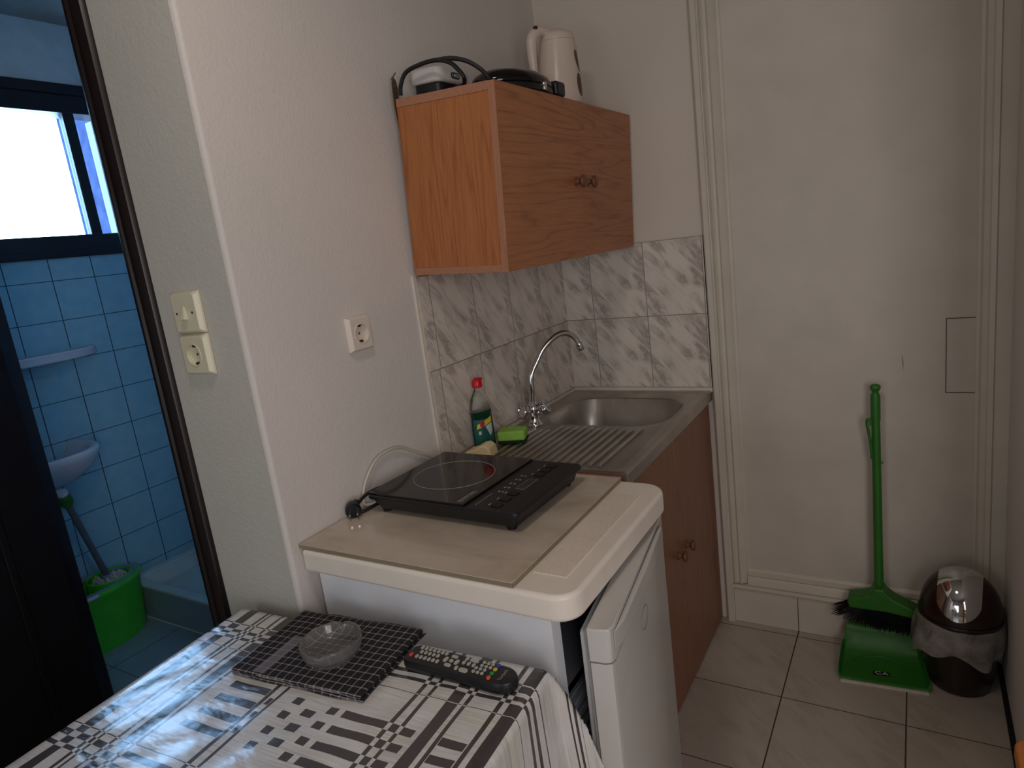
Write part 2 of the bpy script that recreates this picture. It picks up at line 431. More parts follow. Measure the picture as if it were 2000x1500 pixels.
# left kitchen wall (x = 0) and the wall with the doorway (y = -1.41)
bm = BM(); prism(bm, rrect(-.10, -1.4095, 0, .08, [.0005, .0005, .0005, .009]), 0, H); struct('wall_left', bm, 'wall', 'rough white plaster wall behind the hanging cupboard and sink', 'wall')
bm = BM(); box(bm, -.305, -1.4108, 0, -.010, -1.33, H); box(bm, -1.62, -1.4095, 0, -1.20, -1.33, H); box(bm, -1.20, -1.4095, 2.32, -.305, -1.33, H)
struct('wall_doorway', bm, 'wallgrey', 'greyish plaster wall with the light switch beside the bathroom doorway', 'wall')
# back wall: tiled part, then recess for the painted panel door
bm = BM(); box(bm, -.10, .0, 0, .545, .10, H); box(bm, .545, .035, 0, 1.36, .10, H)
struct('wall_back', bm, 'backwall', 'white back wall above the marble splashback', 'wall')
bm = BM(); box(bm, 1.355, -.75, .0, 1.42, .10, H); struct('wall_right', bm, 'wall', 'shadowy white wall at the far right beside the swing bin', 'wall')
bm = BM(); box(bm, 1.42, -.75, 0, 2.3, -.69, H); box(bm, 2.24, -4.6, 0, 2.3, -.75, H); struct('wall_recess', bm, 'wall')
bm = BM(); box(bm, -1.62, -4.6, 0, -1.56, -1.41, H); struct('wall_far_left', bm, 'wall')
bm = BM(); box(bm, -1.62, -4.66, 0, 2.3, -4.6, H); struct('wall_front', bm, 'wall')
bm = BM(); box(bm, -2.2, -4.66, H, 2.3, .12, H + .05); struct('ceiling', bm, 'ceil')

# bathroom shell; window wall at x = -2 with an opening
WX = -2.0
wy0, wy1, wz0, wz1 = -1.16, -.35, 1.655, 2.335
bw = lambda c, n: ((c.y + .787) / .1745, (c.z - .197) / .168) if abs(n.x) > .5 else ((c.x) / .1745, (c.z - .197) / .168)
bm = BM()
for y0, y1, z0, z1 in ((-1.40, .06, 0, wz0), (-1.40, wy0, wz0, 2.34), (wy1, .06, wz0, 2.34)): box(bm, WX - .14, y0, z0, WX, y1, z1)
struct('wall_bathroom', bm, 'bluetile', 'pale blue square-tiled bathroom wall under the small window', 'wall', uvf=bw)
bm = BM(); box(bm, WX - .14, -1.40, 2.34, WX, .06, H); struct('wall_bathroom_upper', bm, 'bathpaint')
bm = BM(); box(bm, WX, -.0, 0, -.10, .06, H); box(bm, WX, -1.33, 0, -1.20, -1.325, H); box(bm, -.105, -1.33, 0, -.1, 0, H)
struct('wall_bathroom_side', bm, 'bluetile', uvf=bw)

# window in the bathroom wall
bm = BM()
box(bm, WX - .10, -1.20, 1.635, WX + .015, -.36, 1.725)      # bottom rail
box(bm, WX - .10, -1.20, 2.235, WX + .015, -.36, 2.345)     # head
box(bm, WX - .035, -.578, 1.72, WX + .005, -.532, 2.24)       # mullion
box(bm, WX - .10, -.395, 1.72, WX + .005, -.36, 2.24); box(bm, WX - .10, -1.20, 1.72, WX + .005, -1.15, 2.24)
wf = struct('window_1', bm, 'darkwoodh', 'small bathroom window in a dark wooden frame with bright daylight', 'window', bevel=.004)
bm = BM(); box(bm, WX + .012, -1.22, 1.632, WX + .028, -.345, 1.668); box(bm, WX + .012, -1.22, 2.308, WX + .028, -.345, 2.352)
obj('window_moulding', bm, 'darkwoodh', wf, bevel=.004)
M['outpaint'] = plain('weathered_blue_grey_paint', '30364c', .9, noise=.25, Specular_IOR_Level=0.)
bm = BM(); box(bm, WX - .50, -.345, 1.60, WX - .262, -.315, 2.42); box(bm, WX - .262, -.345, 1.60, WX - .145, -.315, 1.725); box(bm, WX - .262, -.345, 2.262, WX - .145, -.315, 2.42)
obj('outer_sash', bm, 'outpaint', wf, bevel=.003)
bm = BM(); box(bm, WX - .262, -.344, 1.725, WX - .204, -.318, 2.262); obj('sash_stile', bm, 'darkwood', wf)
bm = BM(); box(bm, WX - .204, -.335, 1.725, WX - .145, -.327, 2.262); obj('rippled_pane', bm, 'ripple', wf)
bm = BM(); box(bm, WX - .02, -1.15, 1.725, WX - .016, -.578, 2.235); obj('clear_pane', bm, 'pane', wf)

# doorway of the bathroom: dark frame and dark open leaf
bm = BM()
prof = [(-.314, 0), (-.314, -.012), (-.306, -.020), (-.296, -.022), (-.290, -.017), (-.276, -.017), (-.262, -.012), (-.257, -.004), (-.257, 0)]
prism(bm, [(x, -1.41 + y) for x, y in prof], 0, 2.39)
box(bm, -.324, -1.41, 0, -.305, -1.32, 2.34)
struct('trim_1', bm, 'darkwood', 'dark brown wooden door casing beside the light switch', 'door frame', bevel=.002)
bm = BM(); box(bm, -1.20, -1.41, 0, -1.182, -1.32, 2.34); box(bm, -1.26, -1.425, 0, -1.182, -1.41, 2.39); box(bm, -1.20, -1.41, 2.32, -.305, -1.32, 2.34)
struct('trim_2', bm, 'darkwood')
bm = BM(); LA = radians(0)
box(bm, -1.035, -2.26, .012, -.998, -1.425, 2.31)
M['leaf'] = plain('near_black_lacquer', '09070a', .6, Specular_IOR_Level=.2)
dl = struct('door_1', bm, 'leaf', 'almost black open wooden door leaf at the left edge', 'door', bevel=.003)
bm = BM()
for z0, z1 in ((.18, .95), (1.12, 2.15)):
    for a, b, c, d in ((-2.14, z0, -2.12, z1), (-1.56, z0, -1.54, z1), (-2.14, z0, -1.54, z0 + .02), (-2.14, z1 - .02, -1.54, z1)):
        box(bm, -.9982, a, b, -.990, c, d)
obj('panel_moulding', bm, 'leaf', dl, bevel=.003)
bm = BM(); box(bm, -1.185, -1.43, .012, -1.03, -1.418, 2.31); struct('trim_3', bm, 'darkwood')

# white splashback tiles
lt = lambda c, n: ((c.y + .0) / .2035 + 1.0, (c.z - 1.142) / .257)
bm = BM(); box(bm, 0, -.862, .872, .007, 0, 1.142)
bm2 = BM(); box(bm2, 0, -.862, 1.142, .007, 0, 1.399)
def ltu(off):
    def f(c, n):
        return ((c.y - off) / .205, (c.z - 1.142) / .257)
    return f
tag(obj('splashback', bm, 'btile', uvf=ltu(.0)), 'lower row of grey-veined marble tiles along the left wall behind the tap', 'tiles', kind='structure')
tag(obj('splashback', bm2, 'btile', uvf=ltu(-.812 + .820)), 'upper row of grey-veined marble tiles on the left wall under the cupboard', 'tiles', kind='structure')
bm = BM(); box(bm, .007, -.007, .872, .530, 0, 1.399)
tag(obj('splashback', bm, 'btile', uvf=lambda c, n: ((c.x - .118) / .2035, (c.z - 1.142) / .257)), 'grey-veined marble tiles on the back wall behind the sink bowl', 'tiles', kind='structure')
bm = BM(); box(bm, 0, -.872, .872, .006, -.862, 1.402); box(bm, .530, -.003, .88, .5355, .0, 1.40)
struct('trim_4', bm, 'caulk')
bm = BM(); box(bm, .5305, -.006, .885, .534, .001, 1.40); struct('shadow_gap_tiles', bm, 'gap')  # black strip painting the shade in the gap between tiles and casing

# painted panel door on the back wall with its casing
bm = BM(); box(bm, .60, .008, .19, 1.30, .034, 2.6)
dw = struct('door_2', bm, 'door_w', 'painted-over white panel door filling the back wall', 'door')
bm = BM()
for a in ((1.2035, .0065, .866, 1.2055, .0081, 1.087), (1.2035, .0065, 1.0855, 1.283, .0081, 1.0875), (1.2035, .0065, .866, 1.283, .0081, .868)): box(bm, *a)
obj('cut_outline', bm, 'brown', dw)
def casing(name, prof, z0, z1, label=None):
    bm = BM(); prism(bm, prof, z0, z1); return struct(name, bm, 'trim_w', label, 'door frame' if label else None)
casing('trim_6', [(.5365, .034), (.5365, -.020), (.541, -.024), (.556, -.024), (.5585, -.018), (.562, -.018), (.562, .034)], 0, 2.6, 'white painted moulded casing between the splashback and the panel door')
casing('trim_7', [(.562, .034), (.562, -.014), (.570, -.020), (.576, -.012), (.584, -.012), (.590, -.018), (.598, -.010), (.607, -.004), (.612, .004), (.620, .004), (.624, .009), (.624, .034)], .155, 2.6)
casing('trim_8', [(1.268, .034), (1.275, .006), (1.283, .004), (1.288, -.006), (1.300, -.010), (1.304, -.016), (1.316, -.018), (1.320, -.010), (1.343, -.012), (1.355, -.010), (1.355, .034)], .15, 2.6, 'white painted moulded casing beside the right wall')
bm = BM()
prism(bm, [(.034, .0), (.034, .062), (.006, .058), (-.002, .050), (-.004, .034), (.000, .028), (-.006, .022), (-.012, .0)], .612, 1.355, Matrix(((0, 0, 1, 0), (1, 0, 0, 0), (0, 1, 0, .152), (0, 0, 0, 1))))
prism(bm, [(.034, .0), (.034, .022), (-.018, .018), (-.021, .008), (-.018, 0)], .562, 1.355, Matrix(((0, 0, 1, 0), (1, 0, 0, 0), (0, 1, 0, .132), (0, 0, 0, 1))))
struct('trim_9', bm, 'trim_h', 'old painted bottom rail of the white panel door', 'trim')
bm = BM(); box(bm, .562, -.012, .0, .776, .034, .132); box(bm, .778, -.012, .0, 1.105, .034, .132); box(bm, 1.107, -.012, 0, 1.355, .034, .132)
struct('baseboard_back', bm, 'trim_w', 'white tiled skirting below the panel door', 'skirting', bevel=.0015)
bm = BM(); box(bm, 1.343, -.75, .0, 1.355, -.012, .014); struct('shadow_gap_right', bm, 'gap')  # dark strip standing in for the shadow gap between floor and wall

# ================================================================= SINK UNIT
sk = thing('sink_cabinet', 'brown wood base cupboard carrying the steel sink, by the back wall', 'cabinet', (.01, -.815, 0))
cab = Matrix.Translation((-.01, .815, 0))
def CB(bm, *a): return box(bm, *a, mtx=cab)
bm = BM(); CB(bm, .01, -.815, .0, .497, -.797, .840); obj('side_panel', bm, 'side', sk, bevel=.001)
bm = BM(); CB(bm, .01, -.021, .0, .497, -.008, .840); obj('side_panel', bm, 'side', sk, bevel=.001)
bm = BM(); CB(bm, .01, -.797, .05, .497, -.021, .066); obj('bottom_panel', bm, 'side', sk)
bm = BM(); CB(bm, .01, -.797, .05, .016, -.021, .840); obj('back_panel', bm, 'side', sk)
bm = BM(); CB(bm, .47, -.797, 0, .49, -.021, .05); obj('plinth', bm, 'doorv', sk)
bm = BM(); CB(bm, .01, -.797, .822, .497, -.780, .840); CB(bm, .01, -.834, .8402, .514, -.8195, .8675); obj('top_rail', bm, 'edge', sk, bevel=.001)
def knob(parent, x, y, z, name='knob'):
    bm = BM(); R = Matrix.Rotation(pi / 2, 4, 'Y')
    prof = [(0.0, 0), (.013, 0), (.013, .003), (.0075, .006), (.006, .012), (.010, .016), (.0165, .020), (.0175, .025), (.015, .029), (.008, .031), (0, .0315)]
    lathe(bm, prof, (x, y, z), 20, axis=R); return obj(name, bm, 'knob', parent, sharp=60)
for y0, y1, ky, kz in ((-.813, -.4165, -.455, .473), (-.4145, -.010, -.372, .470)):
    bm = BM(); CB(bm, .498, y0, .008, .515, y1, .838); d = obj('door', bm, 'doorv', sk, bevel=.0015)
    knob(d, .505, ky + .815, kz)

# steel sink top
st = thing('sink', 'stainless steel sink top with bowl and ribbed draining board', 'sink', (0, 0, .87))
zt = -.0015
bm = BM()
# top sheet with bowl hole : rings
outer = rrect(.009, -.818, .530, -.010, .006)
NB = len(outer)
def ring(pts, z): return [bm.verts.new((x, y, z)) for x, y in pts]
bowl = lambda i: rrect(.062 + i, -.425 + i, .478 - i, -.100 - i, [max(.02, .10 - i)] * 4)
r0 = ring(outer, -.028); r1 = ring(outer, .001)
r1b = ring(rrect(.013, -.814, .524, -.014, .006), .0035)
r1c = ring(rrect(.024, -.800, .500, -.028, .02), .0035); r1d = ring(rrect(.030, -.794, .492, -.034, .02), -.001)
r2 = ring(bowl(-.006), -.001); r3 = ring(bowl(0), -.006)
r4 = ring(bowl(.012), -.10); r5 = ring(bowl(.03), -.135); r6 = ring(bowl(.055), -.145)
for a, b in ((r0, r1), (r1, r1b), (r1b, r1c), (r1c, r1d), (r1d, r2), (r2, r3), (r3, r4), (r4, r5), (r5, r6)):
    for k in range(NB): bm.faces.new((a[k], a[(k + 1) % NB], b[(k + 1) % NB], b[k]))
bm.faces.new(r6)
obj('sink_top', bm, 'steel', st, sharp=50)
bm = BM()
for i in range(15):
    x = .068 + i * .0262
    y1 = -.452 - .012 * abs(sin(i * .9)) if i > 3 else -.50
    tube(bm, [(x, -.775, -.0012), (x, -.765, .0004), (x, y1 - .01, .0004), (x, y1, -.0012)], .0052, 8)
obj('drainer_ribs', bm, 'steel', st)
bm = BM(); lathe(bm, [(0, 0), (.036, 0), (.036, .002), (.028, .003), (.0, .0015)], (.27, -.26, -.1448), 28); obj('drain', bm, 'chrome', st)
bm = BM(); box(bm, .009, -.0095, -.002, .532, -.0072, .014); box(bm, .0072, -.80, -.002, .0088, -.0095, .010)
tag(obj('caulk_bead', bm, 'caulk'), 'white sealant bead along the sink against the tiles', 'sealant', kind='structure').location = (0, 0, .87)

# tap
B0 = Vector((.07, -.45)); ta = radians(45); td = Vector((cos(ta), sin(ta)))
fc = thing('tap', 'chrome swan-neck mixer tap on the sink edge', 'tap', (B0.x, B0.y, .870))
bm = BM(); lathe(bm, [(0, 0), (.026, 0), (.026, .006), (.021, .010), (.017, .016), (.018, .040), (.021, .052), (.018, .066), (.014, .072), (.012, .078), (0, .079)], seg=28); obj('body', bm, 'chrome', fc, sharp=60)
bm = BM()
arc = [(0, .07), (.003, .10), (.006, .15), (.014, .176), (.030, .202), (.060, .245), (.104, .277), (.140, .281), (.168, .262), (.180, .238)]
P = smoothpts([(td.x * a, td.y * a, z) for a, z in arc], 8)
tube(bm, P, .0098, 16); obj('spout', bm, 'chrome', fc, sharp=60)
bm = BM(); q = P[-1]; d = (P[-1] - P[-5]).normalized(); R = d.to_track_quat('Z', 'Y').to_matrix().to_4x4()
lathe(bm, [(0, -.004), (.0125, -.004), (.0135, .004), (.0135, .016), (.012, .020), (.0, .018)], q, 20, axis=R); obj('aerator', bm, 'chrome', fc)
for s, dirv in ((-1, Vector((-.35, -.78, .52))), (1, Vector((.80, .22, .56)))):
    dirv.normalize(); R = dirv.to_track_quat('Z', 'Y').to_matrix().to_4x4()
    bm = BM(); lathe(bm, [(0, .0), (.010, .0), (.010, .022), (.0085, .030), (0, .031)], (0, 0, .030), 16, axis=R)
    h = obj('valve_stem', bm, 'chrome', fc)
    bm = BM()
    for k in range(40):
        pass
    segs = 32; rings = []
    for r, z in ((0, .028), (.014, .028), (.0205, .033), (.0225, .040), (.0225, .050), (.0205, .055), (.0165, .055), (.0150, .0525), (0, .0525)):
        if r == 0: rings.append([bm.verts.new(R @ Vector((0, 0, z)) + Vector((0, 0, .030)))]); continue
        rings.append([bm.verts.new(R @ Vector(((r + (.0018 if (k % 4 < 2 and .031 < z < .0545 and r > .018) else 0)) * cos(2 * pi * k / segs), (r + (.0018 if (k % 4 < 2 and .031 < z < .0545 and r > .018) else 0)) * sin(2 * pi * k / segs), z)) + Vector((0, 0, .030))) for k in range(segs)])
    for A, Bq in zip(rings, rings[1:]):
        for k in range(segs):
            k2 = (k + 1) % segs
            if len(A) == 1: bm.faces.new((A[0], Bq[k2], Bq[k]))
            elif len(Bq) == 1: bm.faces.new((A[k], A[k2], Bq[0]))
            else: bm.faces.new((A[k], A[k2], Bq[k2], Bq[k]))
    obj('handle_wheel', bm, 'chrome', fc, sharp=50)

# ================================================================= HANGING CUPBOARD
tilt = radians(3.3)
hc = thing('hanging_cupboard', 'oak-coloured two-door wall cupboard tilting forward over the sink', 'cabinet', (.012, -.868, 1.404))
hc.rotation_euler = (0, tilt, 0)
D, W_, HH = .268, .855, .430
bm = BM(); box(bm, 0, 0.0, .018, D, .016, HH - .018); obj('side_panel', bm, 'side', hc)
bm = BM(); box(bm, 0, W_ - .016, .018, D, W_, HH - .018); obj('side_panel', bm, 'side', hc)
bm = BM(); box(bm, 0, -.002, HH - .020, D, W_ + .001, HH); obj('top_panel', bm, 'edge', hc, bevel=.0008)
bm = BM(); box(bm, 0, -.002, 0, D, W_ + .001, .018); obj('bottom_panel', bm, 'edge', hc, bevel=.0008)
bm = BM(); box(bm, .002, .016, .018, .006, W_ - .016, HH - .02); obj('back_panel', bm, 'side', hc)
for y0, y1, dx, ky in ((-.002, .4455, .0, .405), (.4475, W_, -.003, .490)):
    bm = BM(); box(bm, D + .001 + dx, y0, .001, D + .018 + dx, y1, HH - .001); d = obj('door', bm, 'doorh', hc, bevel=.0008)
    bm = BM(); box(bm, D + .0005 + dx, y0 - .0012, .001, D + .0185 + dx, y0 + .0002, HH - .001); obj('edge_band', bm, 'edgev', d)
    knob(d, D + .018 + dx, ky, .212)
bm = BM(); prism(bm, [(-.006, -.02), (.004, -.075), (.012, -.02), (.014, .022), (.009, .040), (.002, .046), (-.006, .036)], .0, .0022, Matrix(((0, 0, 1, -.006), (1, 0, 0, .003), (0, 1, 0, HH + .005), (0, 0, 0, 1))))
obj('hanging_bracket', bm, 'rust', hc)
bm = BM(); tube(bm, [(-.012, .004, HH + .047), (.004, .004, HH + .060)], .0016, 6); tube(bm, [(-.003, .003, HH + .03), (-.003, .007, HH + .03)], .004, 8)
obj('bracket_screw', bm, 'rust', hc)
def ontop(x): return 1.404 + .430 * cos(tilt) - (x - .012 - .430 * sin(tilt)) * sin(tilt)

# things on the cupboard
# white and black sandwich toaster
ang = tilt
tp = thing('sandwich_toaster', 'white boxy toaster with black base and badge, coiled cable, on the cupboard left end', 'toaster', (.028, -.800, ontop(.028) + .001)); tp.rotation_euler = (0, tilt, 0)
bm = BM(); prism(bm, rrect(.012, .0, .095, .130, .018), 0, .036); obj('base', bm, 'black', tp, bevel=.003)
bm = BM(); prism(bm, rrect(.004, -.006, .102, .135, .022, 8), .036, .072); obj('lid', bm, 'fr_door', tp, bevel=.006, seg=3)
RX = Matrix(((0, 0, 1, 0), (1, 0, 0, 0), (0, 1, 0, 0), (0, 0, 0, 1)))    # xy -> yz plane facing +x
bm = BM(); prism(bm, rrect(-.019, -.0075, .019, .0075, .0074), 0, .0006, Matrix.Translation((.1022, .062, .054)) @ RX); bd = obj('badge', bm, 'black', tp)
text('badge_text', '1-BESS', .0105, 'labelw', bd, Matrix.Translation((.1030, .062, .054)) @ RX)
bm = BM(); cp = smoothpts([(.030, -.838, 1.8465), (.036, -.84, 1.868), (.056, -.84, 1.893), (.095, -.84, 1.901), (.150, -.84, 1.9005), (.190, -.84, 1.886), (.214, -.84, 1.862), (.222, -.836, 1.845), (.20, -.81, 1.838), (.16, -.79, 1.840)], 8)
tube(bm, cp, .0052, 10); cp = smoothpts([(.16, -.842, 1.899), (.19, -.83, 1.897), (.225, -.82, 1.884), (.255, -.81, 1.860), (.268, -.80, 1.838)], 8); tube(bm, cp, .0052, 10)
cbx = obj('cable', bm, 'blackm'); cbx.parent = tp; cbx.matrix_parent_inverse = (Matrix.Translation(tp.location) @ Matrix.Rotation(tilt, 4, 'Y')).inverted()
# black grill
gr = thing('contact_grill', 'shiny black rounded contact grill beside the kettle on the cupboard', 'grill', (.205, -.580, ontop(.205) + .001)); gr.rotation_euler = (0, tilt, 0)
bm = BM(); lathe(bm, [(0, 0), (.90, 0), (1.0, .012), (1.0, .024), (.97, .028), (0, .028)], (0, 0, 0), 40, .095, .145); obj('lower_shell', bm, 'black', gr)
bm = BM(); lathe(bm, [(0, .029), (.99, .029), (1.0, .036), (.93, .050), (.75, .062), (.4, .071), (0, .073)], (0, 0, 0), 40, .095, .145); obj('upper_shell', bm, 'glassblk', gr, sharp=60)
bm = BM(); box(bm, .045, .110, .014, .078, .165, .054); obj('handle', bm, 'black', gr, bevel=.008, seg=3)
bm = BM(); box(bm, .088, -.005, .012, .0975, .012, .034); obj('latch', bm, 'chrome', gr, bevel=.002)
# kettle
kt = thing('kettle', 'ivory cordless kettle with brown oval decals on the cupboard', 'kettle', (.190, -.262, ontop(.190) + .001)); kt.rotation_euler = (0, tilt, 0)
bm = BM(); lathe(bm, [(0, 0), (.068, 0), (.071, .004), (.071, .018), (.067, .022), (0, .022)], seg=40); obj('power_base', bm, 'kettle', kt)
kprof = [(.0675, .023), (.069, .04), (.067, .08), (.062, .13), (.056, .175), (.053, .200)]
bm = BM(); lathe(bm, [(0, .0225)] + kprof + [(0, .200)], seg=40); obj('body', bm, 'kettle', kt)
bm = BM(); lathe(bm, [(0, .2005), (.053, .2005), (.052, .212), (.045, .224), (.028, .232), (0, .235)], seg=40); obj('lid', bm, 'kettle', kt)
hd = Vector((-.42, -.91, 0)).normalized()
bm = BM(); hp = smoothpts([hd * .030 + Vector((0, 0, .222)), hd * .066 + Vector((0, 0, .226)), hd * .094 + Vector((0, 0, .205)), hd * .098 + Vector((0, 0, .16)), hd * .092 + Vector((0, 0, .10)), hd * .078 + Vector((0, 0, .045)), hd * .062 + Vector((0, 0, .030))], 8)
tube(bm, hp, [.012 + .004 * sin(pi * min(1, i / 30)) for i in range(len(hp))], 14); hk = obj('handle', bm, 'kettle', kt)
R = (hd * .5 + Vector((0.35, 0, .55))).normalized(); bm = BM()
lathe(bm, [(0, 0), (.008, 0), (.007, .003), (0, .004)], hd * .078 + R * .012 + Vector((0, 0, .222)), 20, 1, 1.35, axis=R.to_track_quat('Z', 'Y').to_matrix().to_4x4()); obj('lid_button', bm, 'brown', hk)
bm = BM(); lathe(bm, [(0, 0), (.030, 0), (.022, .030), (.010, .040), (0, .041)], -hd * .040 + Vector((0, 0, .165)), 16, axis=(-hd * .3 + Vector((0, 0, 1))).to_track_quat('Z', 'Y').to_matrix().to_4x4()); obj('spout_lip', bm, 'kettle', kt)
def krad(z):
    for (r0_, z0_), (r1_, z1_) in zip(kprof, kprof[1:]):
        if z0_ <= z <= z1_: return r0_ + (r1_ - r0_) * (z - z0_) / (z1_ - z0_)
    return .06
def decal(a0, zc, ra, rz, rot):
    bm = BM(); c = None; n = 24; rings = []
    for rr in (0, .5, 1):
        rg = []
        for k in range(n if rr else 1):
            t = 2 * pi * k / n; du, dz = rr * ra * cos(t), rr * rz * sin(t)
            du, dz = du * cos(rot) - dz * sin(rot), du * sin(rot) + dz * cos(rot)
            z = zc + dz; r = krad(z) + .0006; a = a0 + du / r; rg.append(bm.verts.new((r * cos(a), r * sin(a), z)))
        rings.append(rg)
    for k in range(n): bm.faces.new((rings[0][0], rings[1][k], rings[1][(k + 1) % n])); bm.faces.new((rings[1][k], rings[2][k], rings[2][(k + 1) % n], rings[1][(k + 1) % n]))
    obj('decal', bm, 'brown', kt)
decal(radians(10), .140, .017, .032, .3); decal(radians(4), .072, .018, .033, .1)

# ================================================================= FRIDGE
fr = thing('fridge', 'small white under-counter fridge with its door slightly open', 'fridge', (0, -1.39, 0))
F = lambda x, y, z: (x, y + 1.39, z)
def fb(bm, x0, y0, z0, x1, y1, z1): return box(bm, x0, y0 + 1.39, z0, x1, y1 + 1.39, z1)
# slab
bm = BM(); prism(bm, rrect(.010, .0, .650, .517, [.055, .01, .01, .045], 8), .828, .878)
obj('worktop', bm, 'white_pl', fr, bevel=.008, seg=4)
bm = BM()
for i in range(14): fb(bm, .545 + i * .0048, -1.325, .8778, .5475 + i * .0048, -.955, .8796)
obj('worktop_ribs', bm, 'white_pl', fr)
bm = BM(); wt = .03
x0, x1, y0, y1 = .022, .590, -1.362, -.892
fb(bm, x0, y0, .045, x1, y0 + wt, .826); fb(bm, x0, y1 - wt, .045, x1, y1, .826); fb(bm, x0, y0 + wt, .045, x0 + wt, y1 - wt, .826)
fb(bm, x0 + wt, y0 + wt, .045, x1, y1 - wt, .08); fb(bm, x0 + wt, y0 + wt, .80, x1, y1 - wt, .826)
obj('body', bm, 'fr_white', fr)
bm = BM()
a, b_, c, d_ = x0 + wt, x1 - .004, y0 + wt, y1 - wt
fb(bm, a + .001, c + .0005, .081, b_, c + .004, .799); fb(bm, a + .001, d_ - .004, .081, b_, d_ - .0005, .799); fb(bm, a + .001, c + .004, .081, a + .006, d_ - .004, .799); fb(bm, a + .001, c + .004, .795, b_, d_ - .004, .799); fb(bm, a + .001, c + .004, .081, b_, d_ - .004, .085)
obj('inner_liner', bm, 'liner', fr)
bm = BM(); fb(bm, .10, c + .005, .60, b_ - .02, d_ - .005, .606)
for i in range(9): fb(bm, b_ - .02, c + .005, .36 + i * .027, b_ - .008, d_ - .005, .376 + i * .027)
fb(bm, b_ - .035, c + .005, .35, b_ - .02, d_ - .005, .606)
obj('drawer', bm, 'shelfd', fr, bevel=.002)
for yy in (-1.33, -.92):
    for xx in (.06, .55):
        bm = BM(); lathe(bm, [(0, 0), (.018, 0), (.018, .045), (0, .045)], F(xx, yy, 0), 14); obj('foot', bm, 'black', fr)
# door: local frame hinged at far outer corner
ang = math.atan2(.065, .46)
dM = Matrix.Translation(F(.636, -.893, 0)) @ Matrix.Rotation(ang, 4, 'Z')     # local -y runs towards the camera
def db(bm, *a): return box(bm, *a, mtx=dM)
bm = BM(); Wd = .478
prism(bm, [(-.040, 0), (-.040, -Wd), (-.014, -Wd), (-.004, -Wd + .004), (0, -Wd + .014), (0, -.02), (-.006, -.004), (-.012, 0)], .05, .755, dM)
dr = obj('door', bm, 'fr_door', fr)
bm = BM()
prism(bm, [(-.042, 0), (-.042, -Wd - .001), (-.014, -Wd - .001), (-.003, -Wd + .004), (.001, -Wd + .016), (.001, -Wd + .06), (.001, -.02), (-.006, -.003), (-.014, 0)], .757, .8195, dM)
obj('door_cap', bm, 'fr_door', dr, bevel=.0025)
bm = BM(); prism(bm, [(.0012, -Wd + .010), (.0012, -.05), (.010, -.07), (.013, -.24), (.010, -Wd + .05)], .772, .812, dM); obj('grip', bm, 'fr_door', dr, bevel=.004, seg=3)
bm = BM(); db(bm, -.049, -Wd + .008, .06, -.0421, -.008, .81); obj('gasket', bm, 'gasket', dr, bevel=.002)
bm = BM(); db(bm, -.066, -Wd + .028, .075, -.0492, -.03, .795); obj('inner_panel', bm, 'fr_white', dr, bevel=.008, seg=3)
bm = BM(); tube(bm, [dM @ Vector((.0012, -.25 + .030 * cos(t * pi / 12), .705 + .022 * sin(t * pi / 12))) for t in range(24)], .0006, 6, closed=True); obj('badge', bm, 'gasket', dr)

# ceramic slab on fridge
sl = thing('ceramic_board', 'loose beige ceramic tile lying on the fridge worktop under the hob', 'board', (0, 0, .8796))
bm = BM(); box(bm, .004, -1.386, 0, .537, -.880, .0012); obj('underside', bm, 'slabedge', sl)
bm = BM(); box(bm, .004, -1.386, .0012, .537, -.880, .0088); obj('slab', bm, 'slab', sl, bevel=.001)
bm = BM(); box(bm, .0038, -1.3863, .0012, .5372, -1.3858, .0080); box(bm, .5368, -1.3863, .0012, .5373, -.880, .0080); obj('raw_edge', bm, 'slabedge', sl)
# induction hob
hb = thing('induction_hob', 'black portable induction hob on the beige ceramic board', 'hob', (.255, -1.068, .8885), radians(-1.5))
bm = BM(); hx, hy = .205, .148
prism(bm, rrect(-hx, -hy, hx, hy, .012), .034, .046); 
obj('top_shell', bm, 'black', hb, bevel=.004, seg=3)
bm = BM(); a = [bm.verts.new((x, y, .034)) for x, y in rrect(-hx + .006, -hy + .006, hx - .006, hy - .006, .012)]; b = [bm.verts.new((x, y, .011)) for x, y in rrect(-hx + .022, -hy + .014, hx - .014, hy - .014, .012)]
n = len(a)
for k in range(n): bm.faces.new((a[k], a[(k + 1) % n], b[(k + 1) % n], b[k]))
bm.faces.new(b); bm.faces.new(a[::-1]); obj('lower_shell', bm, 'black', hb)
for sx in (-1, 1):
    for sy in (-1, 1):
        bm = BM(); lathe(bm, [(0, 0), (.010, 0), (.011, .004), (.011, .036), (0, .036)], (sx * .172, sy * .120, 0), 16); obj('foot', bm, 'blackm', hb)
bm = BM(); box(bm, -hx + .004, -hy + .003, .0462, .072, hy - .003, .0505); gp = obj('glass_plate', bm, 'glassblk', hb, bevel=.001)
bm = BM(); tube(bm, [(-.062 + .100 * cos(t * pi / 32), .004 + .092 * sin(t * pi / 32), .0506) for t in range(64)], .0007, 6, closed=True); box(bm, .050, -.135, .0505, .0525, -.075, .0508); obj('zone_ring', bm, 'print', gp)
RZ = Matrix.Rotation(radians(90), 4, 'Z')
text('plate_print', 'INDUCTION COOKER', .0062, 'print', gp, Matrix.Translation((.058, -.105, .0507)) @ RZ, .0001)
for i, yy in enumerate((-.118, -.086, -.054, .060, .088, .116)):
    bm = BM(); prism(bm, rrect(.128, yy - .010, .152, yy + .010, .004), .046, .0478); obj('button', bm, 'blackm', hb, bevel=.0008)
bm = BM(); box(bm, .130, -.028, .046, .150, .030, .0466); obj('display', bm, 'glassblk', hb)
bm = BM()
for i in range(5): box(bm, .100, -.055 + i * .024, .046, .104, -.048 + i * .024, .0463); box(bm, .109, -.054 + i * .024, .046, .115, -.050 + i * .024, .0463)
